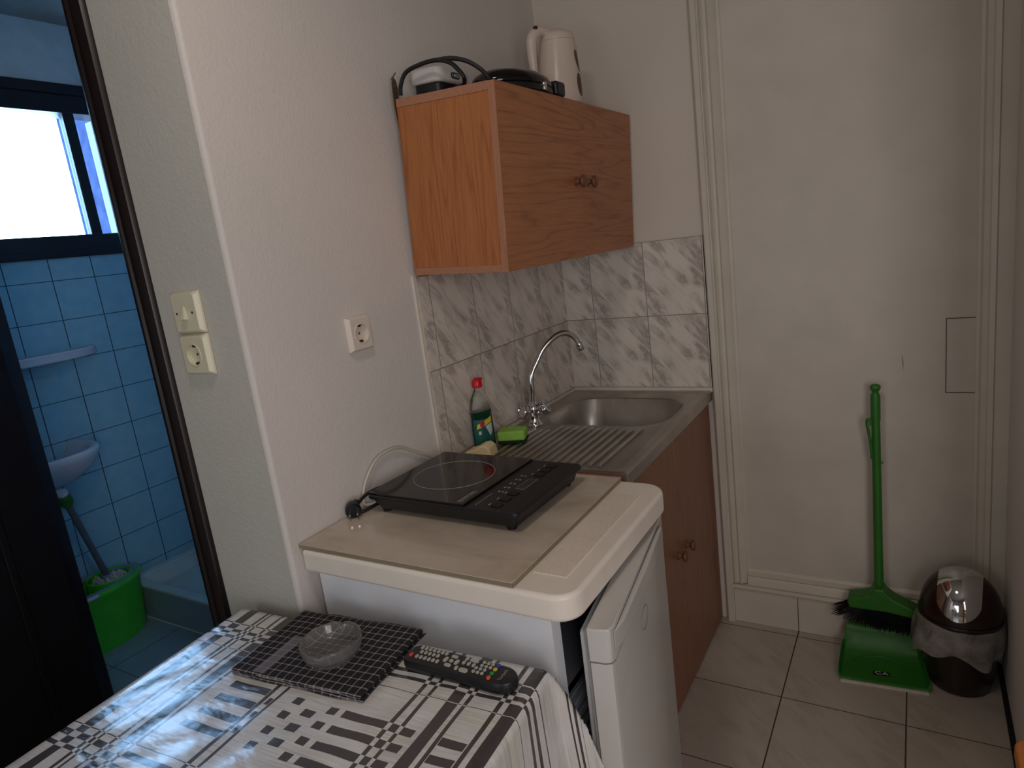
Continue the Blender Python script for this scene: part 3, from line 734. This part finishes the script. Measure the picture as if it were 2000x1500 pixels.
box(bm, .092, -.13, .046, .0932, -.065, .0462)
for a in ((.129, -.029, .150, -.028), (.129, .030, .150, .031), (.129, -.029, .1298, .031), (.1502, -.029, .151, .031)): box(bm, a[0], a[1], .046, a[2], a[3], .0465)
for yy in (-.118, -.086, -.054, .060, .088, .116): box(bm, .120, yy - .004, .046, .1235, yy + .004, .0463)
obj('panel_print', bm, 'print', hb)
# hob cable and plug
bm = BM(); hi = (Matrix.Translation(hb.location) @ Matrix.Rotation(radians(-1.5), 4, 'Z')).inverted()
c1 = smoothpts([(.062, -1.13, .925), (.036, -1.155, .928), (.022, -1.19, .922), (.020, -1.222, .908)], 8); tube(bm, c1, .0042, 10)
c1 = smoothpts([(.020, -1.232, .8935), (.034, -1.21, .894), (.050, -1.16, .900), (.075, -1.115, .906)], 8); tube(bm, c1, .0042, 10)
o = obj('power_cable', bm, 'blackm', hb); o.matrix_parent_inverse = hi
bm = BM(); pd = Vector((.62, -.62, -.15)).normalized(); R = pd.to_track_quat('Z', 'Y').to_matrix().to_4x4()
lathe(bm, [(0, -.018), (.012, -.018), (.017, -.008), (.0185, .004), (.0185, .010), (.016, .014), (0, .014)], (.0235, -1.236, .9075), 18, axis=R); tube(bm, [(.0235, -1.236, .9075), (.021, -1.218, .920)], .0065, 10)
o = obj('plug', bm, 'black', hb, sharp=50); o.matrix_parent_inverse = hi
bm = BM(); sd = pd.cross(Vector((0, 0, 1))).normalized()
for s in (-1, 1): p = Vector((.0235, -1.236, .9075)) + sd * .0085 * s; tube(bm, [p + pd * .012, p + pd * .030], .0023, 8)
o2 = obj('pin', bm, 'chrome', o)
# white cable against the wall
bm = BM(); cw = smoothpts([(.030, -1.16, .8930), (.014, -1.186, .896), (.010, -1.185, .915), (.009, -1.168, .948), (.009, -1.125, .984), (.009, -1.075, .993), (.009, -1.028, .984), (.009, -.982, .958), (.010, -.928, .928), (.012, -.885, .900)], 8)
tube(bm, cw, .0036, 10); tag(obj('cable', bm, 'wcable'), 'thin off-white cable arching against the wall behind the hob', 'cable')

# ================================================================= things on the draining board
bt = thing('dish_soap_bottle', 'dark green dish soap bottle with red cap beside the tap', 'bottle', (.040, -.700, .8745), radians(70))
bprof = [(0, 0), (.90, 0), (1.0, .006), (1.0, .05), (.96, .10), (.98, .118), (.90, .135), (.72, .155), (.46, .172), (.34, .180), (.34, .186)]
bm = BM(); lathe(bm, bprof, seg=36, sx=.036, sy=.0225); obj('bottle_body', bm, 'bottlepl', bt, sharp=70)
bm = BM(); lathe(bm, [(0, .002), (.87, .002), (.955, .008), (.955, .05), (.92, .10), (.935, .116), (0, .118)], seg=36, sx=.036, sy=.0225); obj('liquid', bm, 'liquid', bt, sharp=70)
bm = BM(); lathe(bm, [(0, .186), (.0150, .186), (.0155, .190), (.0150, .202), (.0125, .208), (.006, .210), (0, .2105)], seg=24); box(bm, -.003, -.012, .205, .012, .008, .213); obj('cap', bm, 'red', bt, sharp=45)
def wrap(name, mat, pts, parent, off=.0006):      # pts in (angle deg, z), fitted onto the bottle surface
    bm = BM()
    # fan grid between polygon samples
    cxm = sum(p[0] for p in pts) / len(pts); czm = sum(p[1] for p in pts) / len(pts)
    dense = []
    for (a0, z0), (a1, z1) in zip(pts, pts[1:] + pts[:1]):
        for k in range(6): dense.append((a0 + (a1 - a0) * k / 6, z0 + (z1 - z0) * k / 6))
    def P3(a, z):
        f = 1.0 if z < .05 else 1 - (z - .05) / .05 * .04 if z < .1 else .96
        a = radians(a); return Vector(((.036 * f + off) * cos(a), (.0225 * f + off) * sin(a), z))
    rings = [[bm.verts.new(P3(cxm + (a - cxm) * r, czm + (z - czm) * r)) for a, z in dense] for r in (.25, .5, .75, 1)]
    c = bm.verts.new(P3(cxm, czm)); n = len(dense)
    for k in range(n):
        bm.faces.new((c, rings[0][k], rings[0][(k + 1) % n]))
        for A, B in zip(rings, rings[1:]): bm.faces.new((A[k], B[k], B[(k + 1) % n], A[(k + 1) % n]))
    return obj(name, bm, mat, parent)
# camera side of the bottle is about azimuth -55 deg world -> local -125
A0 = -113
lb = wrap('label', 'labelteal', [(A0 - 58, .020), (A0 + 58, .020), (A0 + 58, .094), (A0 - 58, .094)], bt, .0005)
wrap('yellow_band', 'yellow', [(A0 - 35, .066), (A0 + 55, .082), (A0 + 55, .098), (A0 - 30, .080)], lb, .0009)
wrap('white_patch', 'labelw', [(A0 + 12, .072), (A0 + 52, .079), (A0 + 50, .052), (A0 + 34, .040)], lb, .0010)
wrap('emblem', 'labelred', [(A0 - 16, .074), (A0 - 12, .088), (A0 + 4, .092), (A0 + 12, .083), (A0 + 6, .073), (A0 - 6, .070)], lb, .0013)
wrap('emblem_stripe', 'labelblue', [(A0 - 8, .075), (A0 - 8, .088), (A0 - 4, .088), (A0 - 4, .075)], lb, .0016)
wrap('emblem_stripe', 'labelblue', [(A0 + 2, .076), (A0 + 2, .089), (A0 + 6, .088), (A0 + 6, .076)], lb, .0016)
wrap('small_print', 'labelw', [(A0 - 26, .050), (A0 - 26, .060), (A0 - 12, .060), (A0 - 12, .050)], lb, .0010)
sp = thing('sponge', 'bright green sponge with dark scouring side beside the soap bottle', 'sponge', (.094, -.628, .8752), radians(18))
bm = BM(); box(bm, -.042, -.030, 0, .042, .030, .008); obj('scouring_pad', bm, 'scour', sp, bevel=.002)
bm = BM(); box(bm, -.042, -.030, .008, .042, .030, .038); obj('foam', bm, 'sponge', sp, bevel=.006, seg=3)
bm = BM(); rnd = [(0, 0), (.036, .0), (.039, .010), (.037, .026), (.030, .034), (.015, .037), (0, .038)]
prism(bm, [(-.044, 0), (-.043, .012), (-.034, .020), (-.010, .026), (.010, .037), (.026, .040), (.038, .030), (.042, .012), (.042, 0)], -.026, .026, Matrix(((1, 0, 0, 0), (0, 0, 1, 0), (0, 1, 0, 0), (0, 0, 0, 1))))
s2 = obj('sponge', bm, 'spongecream', bevel=.005, seg=3); s2.location = (.070, -.770, .8752); s2.rotation_euler = (0, 0, radians(8)); tag(s2, 'cream sponge with small holes lying just behind the black hob', 'sponge')

# ================================================================= sockets and switch
def plate(name, label, cat, mtx, mat='cream', switch=False, w=.084, h=.084, g=None):
    t = thing(name, label, cat); t.matrix_world = mtx; 
    if g: t['group'] = g
    bm = BM(); box(bm, -w / 2, -h / 2, 0, w / 2, h / 2, .006); obj('back_box', bm, mat, t, bevel=.002)
    bm = BM()
    n = 64
    def sq(k, hw, hh, z):
        an = 2 * pi * (k + .5) / n; q = min(hw / max(1e-6, abs(cos(an))), hh / max(1e-6, abs(sin(an)))); return bm.verts.new((q * cos(an), q * sin(an), z))
    a = [sq(k, w / 2 - .001, h / 2 - .001, .006) for k in range(n)]; b = [sq(k, w / 2 - .007, h / 2 - .005, .014) for k in range(n)]
    for k in range(n): bm.faces.new((a[k], a[(k + 1) % n], b[(k + 1) % n], b[k]))
    if switch: bm.faces.new(b)
    else:
        c = [bm.verts.new((.0215 * cos(2 * pi * (k + .5) / n), .0215 * sin(2 * pi * (k + .5) / n), .014)) for k in range(n)]
        d = [bm.verts.new((v.co.x * .95, v.co.y * .95, .005)) for v in c]
        for A, B in ((b, c), (c, d)):
            for k in range(n): bm.faces.new((A[k], A[(k + 1) % n], B[(k + 1) % n], B[k]))
        bm.faces.new(d)
    obj('cover_plate', bm, mat, t, bevel=.0008, sharp=25)
    if switch:
        bm = BM(); vs = [bm.verts.new(p) for p in ((-.0035, .014, .0138), (.0035, .014, .0138), (.009, -.014, .0138), (-.009, -.014, .0138), (-.0025, .0135, .0155), (.0025, .0135, .0155), (.0075, -.0125, .0235), (-.0075, -.0125, .0235))]
        for f in ((0, 1, 2, 3), (4, 5, 6, 7), (0, 1, 5, 4), (1, 2, 6, 5), (2, 3, 7, 6), (3, 0, 4, 7)): bm.faces.new([vs[q] for q in f])
        obj('rocker', bm, mat, t, bevel=.001)
        for s in (-1, 1):
            bm = BM(); lathe(bm, [(0, 0), (.0024, 0), (.0024, .0008), (0, .001)], (s * .026, 0, .0141), 10); obj('screw', bm, 'hole', t)
    else:
        bm = BM(); tube(bm, [(.0228 * cos(k * pi / 18), .0228 * sin(k * pi / 18), .0145) for k in range(36)], .0012, 6, closed=True); obj('socket_rim', bm, mat, t)
        bm = BM()
        for s in (-1, 1): lathe(bm, [(0, .0048), (.0032, .0048), (.0032, .0056), (0, .0056)], (s * .0095, 0, 0), 12)
        for s in (-1, 1): box(bm, -.0035, s * .018 - .0022, .0045, .0035, s * .018 + .0022, .0120)
        obj('contacts', bm, 'hole', t)
        bm = BM(); lathe(bm, [(0, .0048), (.0032, .0048), (.0032, .0060), (0, .0062)], (0, 0, 0), 12); obj('centre_screw', bm, 'metalgrey', t)
    return t
def face_negY(x, z, y=-1.411, roll=0): return Matrix.Translation((x, y, z)) @ Matrix(((1, 0, 0, 0), (0, 0, -1, 0), (0, 1, 0, 0), (0, 0, 0, 1))) @ Matrix.Rotation(roll, 4, 'Z')
def face_posX(y, z): return Matrix.Translation((0.0005, y, z)) @ Matrix(((0, 0, 1, 0), (1, 0, 0, 0), (0, 1, 0, 0), (0, 0, 0, 1)))
plate('light_switch', 'cream square light switch directly above a socket by the dark door casing', 'switch', face_negY(-.148, 1.400), switch=True, w=.090, h=.086)
plate('wall_socket', 'cream round-holed wall socket directly below the light switch', 'socket', face_negY(-.148, 1.3125), w=.090, h=.086)
plate('wall_socket', 'off-white wall socket alone on the plaster left of the hanging cupboard', 'socket', face_posX(-1.101, 1.293), 'cream2', w=.078, h=.082)

# ================================================================= TABLE
tb = thing('dining_table', 'table hidden under the grey plaid oilcloth in the foreground', 'table', (TO.x, TO.y, 0), TA)
TW, TL, TZ = .722, 1.15, .752
bm = BM(); box(bm, .006, -TL + .006, TZ - .028, TW - .006, -.006, TZ - .003); obj('tabletop', bm, 'doorh', tb, bevel=.004)
for x in (.05, TW - .05):
    for y in (-.05, -TL + .05):
        bm = BM(); box(bm, x - .022, y - .022, 0, x + .022, y + .022, TZ - .029); obj('leg', bm, 'doorv', tb, bevel=.003)
bm = BM(); nu, nv, ov = 120, 170, .26; L = bm.loops.layers.uv.new('UVMap'); grid = []
def drape(u, v):
    # unrolled coordinates -> 3D; x outside [0,TW] or y outside [-TL,0] hangs down
    R_ = .012
    eu = u - TW if u > TW else (u if u < 0 else 0); ev = v if v > 0 else (v + TL if v < -TL else 0)
    x = min(max(u, 0), TW); y = min(max(v, -TL), 0); z = 0
    au, av = abs(eu), abs(ev); su = 1 if eu > 0 else -1; sv = 1 if ev > 0 else -1
    def roll(a):      # arc then fall
        if a < R_ * pi / 2: return R_ * sin(a / R_), -R_ * (1 - cos(a / R_))
        return R_, -R_ - (a - R_ * pi / 2)
    m = max(au, av); k = min(au, av)
    if m > 0:
        o_, z = roll(m)
        x += su * ((o_ + .03 * m) * au / m + k * .30)
        y += sv * (min(o_, .006 if ev > 0 else .022) * av / m + min(k * .25, .03))
        # hanging folds
        h = max(0, -z - .02)
        x += .06 * h * sin(v * 13 + .6) * max(0, au - av) / m
    wr = .0009 * sin(u * 31 + v * 9) * sin(v * 23) + .0007 * sin(u * 70 - v * 40)
    return Vector((x, y, TZ + z + (wr if m == 0 else 0)))
for i in range(nu + 1):
    row = []
    for j in range(nv + 1):
        u = -ov + (TW + 2 * ov) * i / nu; v = ov - (TL + 2 * ov) * j / nv
        row.append((bm.verts.new(drape(u, v)), u, v))
    grid.append(row)
for i in range(nu):
    for j in range(nv):
        q = [grid[i][j], grid[i + 1][j], grid[i + 1][j + 1], grid[i][j + 1]]
        f = bm.faces.new([a[0] for a in q])
        for lp, a in zip(f.loops, q): lp[L].uv = (a[1], a[2])
tc = obj('tablecloth', bm, 'plaid', sharp=180, solid=-.0006); tc.location = (TO.x, TO.y, 0); tc.rotation_euler = (0, 0, TA)
tag(tc, 'glossy grey and white plaid oilcloth draped over the foreground table', 'tablecloth')

# folded towel
zc = TZ + .0015
P00, P10, P01 = Vector((.061, -1.628)), Vector((.352, -1.597)), Vector((.040, -1.432))
ex = (P10 - P00); ey = (P01 - P00); wX, wY = ex.length, ey.length
tw = thing('tea_towel', 'folded black and white checked tea towel under the glass ashtray', 'towel', (P00.x, P00.y, zc), math.atan2(ex.y, ex.x))
for k in range(4):
    bm = BM(); L = bm.loops.layers.uv.new('UVMap'); N1, N2 = 40, 26; G = []
    ins = (3 - k) * .0012 * (1 if k % 2 else -1)
    for i in range(N1 + 1):
        r = []
        for j in range(N2 + 1):
            x = wX * i / N1 + ins * (i / N1 - .5) * 2; y = wY * 1.0 * j / N2 + .05 * 0
            e = min(i, N1 - i, j, N2 - j)
            z = .0012 + k * .0034 + .0007 * sin(x * 40 + k) * sin(y * 33 + k * 2) + (-.0010 if e == 0 else 0)
            x += .0012 * sin(y * 60 + k * 2); y += .0012 * sin(x * 50 + k)
            r.append((bm.verts.new((x, y, z)), x, y))
        G.append(r)
    for i in range(N1):
        for j in range(N2):
            q = [G[i][j], G[i + 1][j], G[i + 1][j + 1], G[i][j + 1]]; f = bm.faces.new([a[0] for a in q])
            for lp, a in zip(f.loops, q): lp[L].uv = (a[1], a[2])
    obj('folded_layer', bm, 'towel', tw, solid=-.0022, sharp=180)
ztw = zc + .0012 + 3 * .0034 + .0008
# ashtray
bm = BM()
pr_o = [(.0, 0), (.047, 0), (.050, .003), (.054, .016), (.0565, .029), (.0555, .033), (.0515, .0335), (.0490, .030), (.0445, .012), (.040, .008), (0, .0075)]
lathe(bm, pr_o, seg=64)
for f_ in range(4):
    a = f_ * pi / 2 + .4
    for v in bm.verts:
        if v.co.z > .028:
            av = math.atan2(v.co.y, v.co.x); dd = (av - a + pi) % (2 * pi) - pi
            if abs(dd) < .14: v.co.z -= .006 * (1 - abs(dd) / .14)
for v in bm.verts:
    r = v.co.xy.length
    if r > .050 and .002 < v.co.z < .028:
        a = math.atan2(v.co.y, v.co.x); v.co.x *= 1 + .004 * sin(a * 12); v.co.y *= 1 + .004 * sin(a * 12)
asb = obj('ashtray', bm, 'glass', sharp=60); asb.location = (.218, -1.525, ztw + .0002); tag(asb, 'round clear glass ashtray standing on the checked tea towel', 'ashtray')

# remote control
ra = math.atan2(-1.491 + 1.482, .572 - .352)
rc = thing('remote_control', 'black television remote with grey buttons lying against the fridge side', 'remote', (.362, -1.4695, TZ + .0015), radians(-4.5))
rc.location = (.360, -1.478, TZ + .0015); rc.rotation_euler = (0, 0, radians(.6))
RL, RWd = .215, .048
bm = BM(); pts = []
for k in range(13): a = -pi / 2 + pi * k / 12; pts.append((RL - .024 + .030 * cos(a), RWd / 2 * sin(a)))
for k in range(13): a = pi / 2 + pi * k / 12; pts.append((.012 + .012 * cos(a), (RWd / 2 - .012) * (1 if sin(a) > 0 else -1) + .012 * sin(a)))
rings = []
for s, z in ((.86, .0), (.97, .004), (1., .010), (.99, .017), (.94, .021), (.5, .0225)):
    rings.append([bm.verts.new(((x - RL / 2) * (1 - (1 - s) * .25) + RL / 2, y * s, z)) for x, y in pts])
n = len(pts)
for A, B in zip(rings, rings[1:]):
    for k in range(n): bm.faces.new((A[k], A[(k + 1) % n], B[(k + 1) % n], B[k]))
bm.faces.new(rings[0][::-1]); bm.faces.new(rings[-1]); obj('case', bm, 'black', rc, sharp=50)
def btn(x, y, lx, ly, mat='btn', r=None):
    bm = BM(); r = r or min(lx, ly) * .48; prism(bm, rrect(x - lx / 2, y - ly / 2, x + lx / 2, y + ly / 2, r, 4), .0205, .0240); obj('button', bm, mat, rc)
ys = (.0145, .0045, -.0055, -.0145)
for i in range(7): btn(.020 + i * .0088, .0150, .0055, .0085)
for i in range(5): btn(.026 + i * .0088, .0045, .0055, .0085)
for i in range(6): btn(.025 + i * .0088, -.0085, .0055, .0085)
btn(.012, -.0080, .0065, .0095, 'btn_red')
for a in range(4):
    t = a * pi / 2; btn(.092 + .0115 * cos(t), .0010 + .0115 * sin(t), .007 if a % 2 == 0 else .013, .013 if a % 2 == 0 else .007)
btn(.092, .001, .008, .008)
for x, y, lx, ly in ((.116, .0150, .0055, .009), (.131, .0150, .017, .0085), (.116, .0045, .0055, .009), (.126, .0045, .0055, .009), (.136, .0040, .0055, .009), (.111, -.0120, .0055, .009), (.126, -.0130, .017, .0085)): btn(x, y, lx, ly)
for i in range(3):
    for y in (.0165, .0080, -.0005, -.0095): btn(.150 + i * .0085 - (.006 if y < 0 else .0), y, .0058, .0065)
for y, m in ((.0175, 'btn_blue'), (.0070, 'btn_yellow'), (-.0040, 'btn_green'), (-.0145, 'btn_orange')): btn(.177, y, .0068, .0080, m)
text('print', 'TurboX', .0085, 'print', rc, Matrix.Translation((.196, 0, .0226)) @ RZ, .0001)

# ================================================================= BROOM, DUSTPAN, BIN
br = thing('broom', 'green broom with black bristles leaning on the white panel door', 'broom', (0, 0, 0))
bm = BM(); yb = -.052
hp = [(1.029, yb - .004, .190), (1.0285, yb, .24), (1.0275, yb, .45), (1.026, yb + .004, .70), (1.025, yb + .008, .80)]
tube(bm, smoothpts(hp, 6), [.0145 - .003 * min(1, i / 24) for i in range(25)], 16); obj('handle', bm, 'green', br)
bm = BM(); lathe(bm, [(0, 0), (.0135, 0), (.0135, .075), (.0120, .082), (.0085, .088), (.0130, .096), (.0155, .103), (.0130, .110), (.006, .113), (0, .1135)], (1.0248, yb + .008, .792), 18); obj('grip', bm, 'green', br)
bm = BM(); hk = smoothpts([(1.014, yb, .67), (1.011, yb, .72), (1.004, yb, .765), (1.001, yb, .786), (1.005, yb, .797), (1.012, yb, .792), (1.013, yb, .778)], 6); tube(bm, hk, .0042, 8); tube(bm, [(1.036, yb, .66), (1.044, yb, .66)], .004, 8); obj('hanging_hook', bm, 'green', br)
bm = BM()
head = [(.944, .166), (.938, .190), (.945, .203), (.985, .212), (1.006, .224), (1.013, .245), (1.045, .245), (1.050, .232), (1.075, .213), (1.125, .190), (1.142, .180), (1.140, .158), (1.05, .168)]
XZ = Matrix(((1, 0, 0, 0), (0, 0, 1, 0), (0, 1, 0, 0), (0, 0, 0, 1)))
prism(bm, head, -.084, -.026, XZ); obj('head', bm, 'green', br, bevel=.006, seg=3)
bm = BM(); random.seed(3)
for i in range(100):
    for j in range(7):
        s = i / 99; x = .946 + s * .190; y = -.080 + j * .0085
        zt_ = .172 - .008 * s; sp_ = (s - .5)
        ex_ = x + (-.055 * (1 - s * 2.4) if s < .42 else -.010) + random.uniform(-.004, .004); ln = .060 + random.uniform(-.006, .006)
        ey_ = y + (j - 3) * .003 - .006
        z1_ = zt_ - ln * (.55 if s < .1 else .62 + .35 * min(1, s * 3)) 
        a = Vector((x, y, zt_)); b = Vector((ex_, ey_, z1_)); 
        tube(bm, [a, a.lerp(b, .5) + Vector((0, 0, -.004)), b], [.0016, .0013, .0007], 3, caps=False)
obj('bristles', bm, 'bristle', br)
# dustpan
dp = thing('dustpan', 'green dustpan with white lip on the floor below the broom', 'dustpan', (1.036, -.118, .0), radians(5))
bm = BM()
# floor sheet + rising back, as a lofted open tray (local x across, y depth: mouth at -y)
secs = [(-.105, .125, .003), (-.085, .124, .0035), (-.02, .119, .006), (.03, .112, .018), (.052, .106, .040), (.064, .100, .075), (.070, .090, .098)]
rows = []
for (y, hw, z) in secs:
    hgt = .022 + .4 * max(0, (y + .06)) * .3 if y < .05 else .006
    row = []
    for s in (-1, -.985, -.93, -.6, 0, .6, .93, .985, 1):
        zz = z + (hgt if abs(s) >= .985 else (.002 if abs(s) > .9 else 0))
        row.append(bm.verts.new((s * hw, y, zz)))
    rows.append(row)
for A, B in zip(rows, rows[1:]):
    for k in range(len(A) - 1): bm.faces.new((A[k], A[k + 1], B[k + 1], B[k]))
obj('pan', bm, 'green', dp, solid=.003, sharp=60)
bm = BM(); box(bm, -.118, -.116, .001, .118, -.1055, .0045); obj('rubber_lip', bm, 'caulk', dp)
bm = BM(); tube(bm, [(-.085 + .17 * k / 16, .022 - .035 * (abs(k - 8) / 8) ** 2, .0165 - .006 * (abs(k - 8) / 8) ** 2) for k in range(17)], .0016, 6); obj('ridge', bm, 'green', dp)
bm = BM(); prism(bm, rrect(-.022, -.009, .024, .009, .003), .0075, .0088, Matrix.Translation((-.004, -.052, -.002)) @ Matrix.Rotation(.02, 4, 'Z')); lb = obj('sticker', bm, 'black', dp)
text('sticker_text', 'CA', .019, 'labelw', lb, Matrix.Translation((-.003, -.052, .0070)) @ Matrix.Scale(1.5, 4, (1, 0, 0)), .0003)
# swing bin
bn = thing('swing_bin', 'dark brown round bin with chrome swing lid in the right corner', 'bin', (1.241, -.122, 0))
bm = BM(); lathe(bm, [(0, 0), (.072, 0), (.079, .006), (.088, .05), (.097, .14), (.101, .215), (.098, .216), (.0, .212)], seg=48); obj('bucket', bm, 'rubber', bn, sharp=50)
bm = BM(); nb = 64; rings = []
for rr, zz in ((.102, .236), (.106, .232), (.110, .210), (.113, .185), (.112, .160), (.108, .140)):
    rg = []
    for k in range(nb):
        a = 2 * pi * k / nb; low = (.236 - zz) / .1
        r = rr + low * (.008 * sin(a * 5 + 1) + .005 * sin(a * 11)) + (.022 * low * max(0, cos(a - radians(200))) ** 2)
        z = zz + low * (.016 * sin(a * 3 + 1.0) + .008 * sin(a * 7)) - .010 * low
        x, y = r * cos(a), r * sin(a); x = min(x, .111); y = min(y, .108); rg.append(bm.verts.new((x, y, z)))
    rings.append(rg)
for A, B in zip(rings, rings[1:]):
    for k in range(nb): bm.faces.new((A[k], A[(k + 1) % nb], B[(k + 1) % nb], B[k]))
obj('bin_liner', bm, 'bag', bn, sharp=70)
zc0 = .238; RR = .104; HZ = 1.25
bm = BM(); lathe(bm, [(0, zc0 - .012), (.107, zc0 - .012), (.109, zc0 - .004), (.107, zc0)] + [(RR * cos(t), zc0 + RR * HZ * sin(t)) for t in [pi / 2 * k / 16 for k in range(17)]][:-1] + [(0, zc0 + RR * HZ)], seg=56); obj('lid', bm, 'rubber', bn, sharp=50)
bm = BM(); rin = .104 + .0015; Nn = 60; va = Vector((-.10, -1, 0)).normalized(); sd_ = Vector((-va.y, va.x, 0)) * -1
G = {}
for i in range(-Nn, Nn + 1):
    for j in range(0, 61):
        s = i / Nn * .054; th = radians(8) + (pi * .80) * j / 60       # th: up the front, over the top, to the rear
        # rounded lower end
        wlim = .054
        f = i / Nn
        th2 = th + (radians(30) * (1 - sqrt(max(0, 1 - f * f))) if j < 30 else 0) * (1 - j / 30 if j < 30 else 0)
        rr = sqrt(max(0, rin * rin - s * s)); p = sd_ * s + va * rr * cos(th2) + Vector((0, 0, rr * sin(th2) * HZ + zc0))
        G[i, j] = bm.verts.new(p)
for i in range(-Nn, Nn):
    for j in range(60): bm.faces.new((G[i, j], G[i + 1, j], G[i + 1, j + 1], G[i, j + 1]))
obj('swing_flap', bm, 'chrome', bn, sharp=80)

# ================================================================= wooden stool corner bottom right
sx0, sy1 = 1.283, -.905
so = thing('stool', 'orange wooden stool whose seat corner shows at the bottom right edge', 'stool', (1.46, -1.10, 0))
bm = BM(); prism(bm, rrect(-.177, -.20, .18, .19, .035), .425, .450); obj('seat', bm, 'stoolw', so, bevel=.005, seg=3)
for x in (-.13, .13):
    for y in (-.15, .14):
        bm = BM(); tube(bm, [(x * 1.1, y * 1.1, 0), (x, y, .425)], [.013, .018], 12); obj('leg', bm, 'stoolw', so)

# ================================================================= BATHROOM CONTENTS
# shower tray
stt = thing('shower_tray', 'white shower tray with raised front in the bathroom corner', 'shower tray', (0, 0, 0))
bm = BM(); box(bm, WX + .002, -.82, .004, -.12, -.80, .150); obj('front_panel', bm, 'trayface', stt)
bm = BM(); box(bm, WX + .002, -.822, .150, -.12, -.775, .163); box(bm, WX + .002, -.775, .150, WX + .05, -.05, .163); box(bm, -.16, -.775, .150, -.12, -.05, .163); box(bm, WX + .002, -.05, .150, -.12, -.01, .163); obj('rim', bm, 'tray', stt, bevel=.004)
bm = BM(); box(bm, WX + .05, -.775, .06, -.16, -.05, .085); box(bm, WX + .04, -.80, .06, WX + .05, -.05, .150); box(bm, WX + .04, -.80, .06, -.12, -.775, .150); obj('basin', bm, 'tray', stt)
bm = BM()
for i in range(22):
    for j in range(12): box(bm, -1.55 + i * .045 + (.02 if j % 2 else 0), -.70 + j * .045, .085, -1.525 + i * .045 + (.02 if j % 2 else 0), -.68 + j * .045, .088)
obj('anti_slip_pattern', bm, 'trayface', stt)
bm = BM(); tube(bm, [(WX + .005, -.825, .006), (-.12, -.825, .006)], .004, 6); obj('sealant', bm, 'tray', stt)
# porcelain shelf
bm = BM(); prism(bm, [(0, -1.33), (0, -.693), (.028, -.696), (.10, -.78), (.125, -.86), (.125, -1.20), (.09, -1.30)], 1.213, 1.250, Matrix.Translation((WX, 0, 0)))
tag(obj('porcelain_shelf', bm, 'bathwhite', bevel=.006, seg=3), 'white porcelain shelf on the blue tiles above the washbasin', 'shelf')
# washbasin
wb = thing('washbasin', 'white porcelain washbasin on the blue tiled wall behind the dark door', 'washbasin', (WX, -1.08, .868))
bm = BM(); N = 40
def bring(sx_, sy_, z, dx=0): 
    out = []
    for k in range(N):
        a = -pi / 2 + pi * k / (N - 1); out.append((dx + sx_ * abs(cos(a)) ** .6, sy_ * (1 if sin(a) > 0 else -1) * abs(sin(a)) ** .75, z))
    return out
outs = [bring(.13, .08, -.16), bring(.23, .15, -.125), bring(.31, .195, -.07), bring(.34, .213, -.03), bring(.35, .218, -.006), bring(.346, .215, 0.0), bring(.312, .190, .0, .0), bring(.298, .178, -.012), bring(.25, .15, -.07), bring(.15, .09, -.11)]
rs = [[bm.verts.new(p) for p in r_] for r_ in outs]
for A, B in zip(rs, rs[1:]):
    for k in range(N - 1): bm.faces.new((A[k], A[k + 1], B[k + 1], B[k]))
bm.faces.new(rs[0][::-1]); bm.faces.new(rs[-1]); obj('bowl', bm, 'bathwhite', wb, sharp=60)
bm = BM(); tube(bm, smoothpts([(.12, .0, -.16), (.12, 0, -.30), (.10, .02, -.36), (.05, .02, -.36), (.002, .02, -.34)], 6), .018, 12); obj('waste_pipe', bm, 'bathwhite', wb)
# mop bucket
bk = thing('mop_bucket', 'bright green oval spin mop bucket on the bathroom floor', 'bucket', (-1.865, -1.03, .004))
def oval(prof, name, mat, parent, sx=.125, sy=.215, **kw):
    bm = BM(); lathe(bm, prof, seg=48, sx=sx, sy=sy); return obj(name, bm, mat, parent, **kw)
oval([(0, 0), (.84, 0), (.87, .01), (.97, .235), (1.0, .240), (1.02, .255), (1.0, .262), (.955, .262), (.93, .24), (.80, .03), (0, .03)], 'tub', 'greenb', bk, sharp=50)
oval([(.955, .2622), (.952, .268), (.80, .266), (.78, .262), (.80, .250), (.93, .250), (.955, .2622)], 'top_insert', 'bluegrey', bk, sharp=50)
bm = BM(); lathe(bm, [(.080, .268), (.084, .272), (.090, .268), (.088, .20), (.05, .15), (0, .15), (.048, .155), (.082, .20), (.080, .268)], (0, .09, 0), 32, 1, 1); obj('wringer_basket', bm, 'greenb', bk)
bm = BM(); box(bm, .118, -.16, .250, .132, -.02, .264); obj('handle_clip', bm, 'bathwhite', bk, bevel=.004)
mp = thing('mop', 'grey-poled mop with green collar standing in the green bucket', 'mop', (-1.855, -.95, .195))
top = Vector((-1.745, -1.075, .712)) - mp.location
bm = BM(); tube(bm, [(0, 0, .08), top * .93], .0125, 12); obj('pole', bm, 'mopgrey', mp)
bm = BM(); tube(bm, [top * .90, top * .93, top * .985, top * 1.0], [.018, .026, .024, .017], 14); obj('collar', bm, 'green', mp)
bm = BM(); tube(bm, [top * 1.0, top * 1.03], .020, 12); obj('collar_ring', bm, 'bathwhite', mp)
bm = BM(); tube(bm, [(0, 0, .04), Vector((0, 0, .07)) + top * .05], [.028, .017], 12); obj('socket', bm, 'bluegrey', mp)
bm = BM(); random.seed(5)
for i in range(150):
    a = random.uniform(0, 2 * pi); r = random.uniform(.01, .072)
    b0 = Vector((r * .3 * cos(a), r * .3 * sin(a), .045)); b1 = Vector((r * cos(a), r * sin(a), .055 + random.uniform(-.02, .035))); b2 = b1 + Vector((.012 * cos(a), .012 * sin(a), -.04))
    tube(bm, [b0, b1, b2], .0035, 5)
h_ = obj('mop_head', bm, 'mopwhite', mp); h_['kind'] = 'stuff'
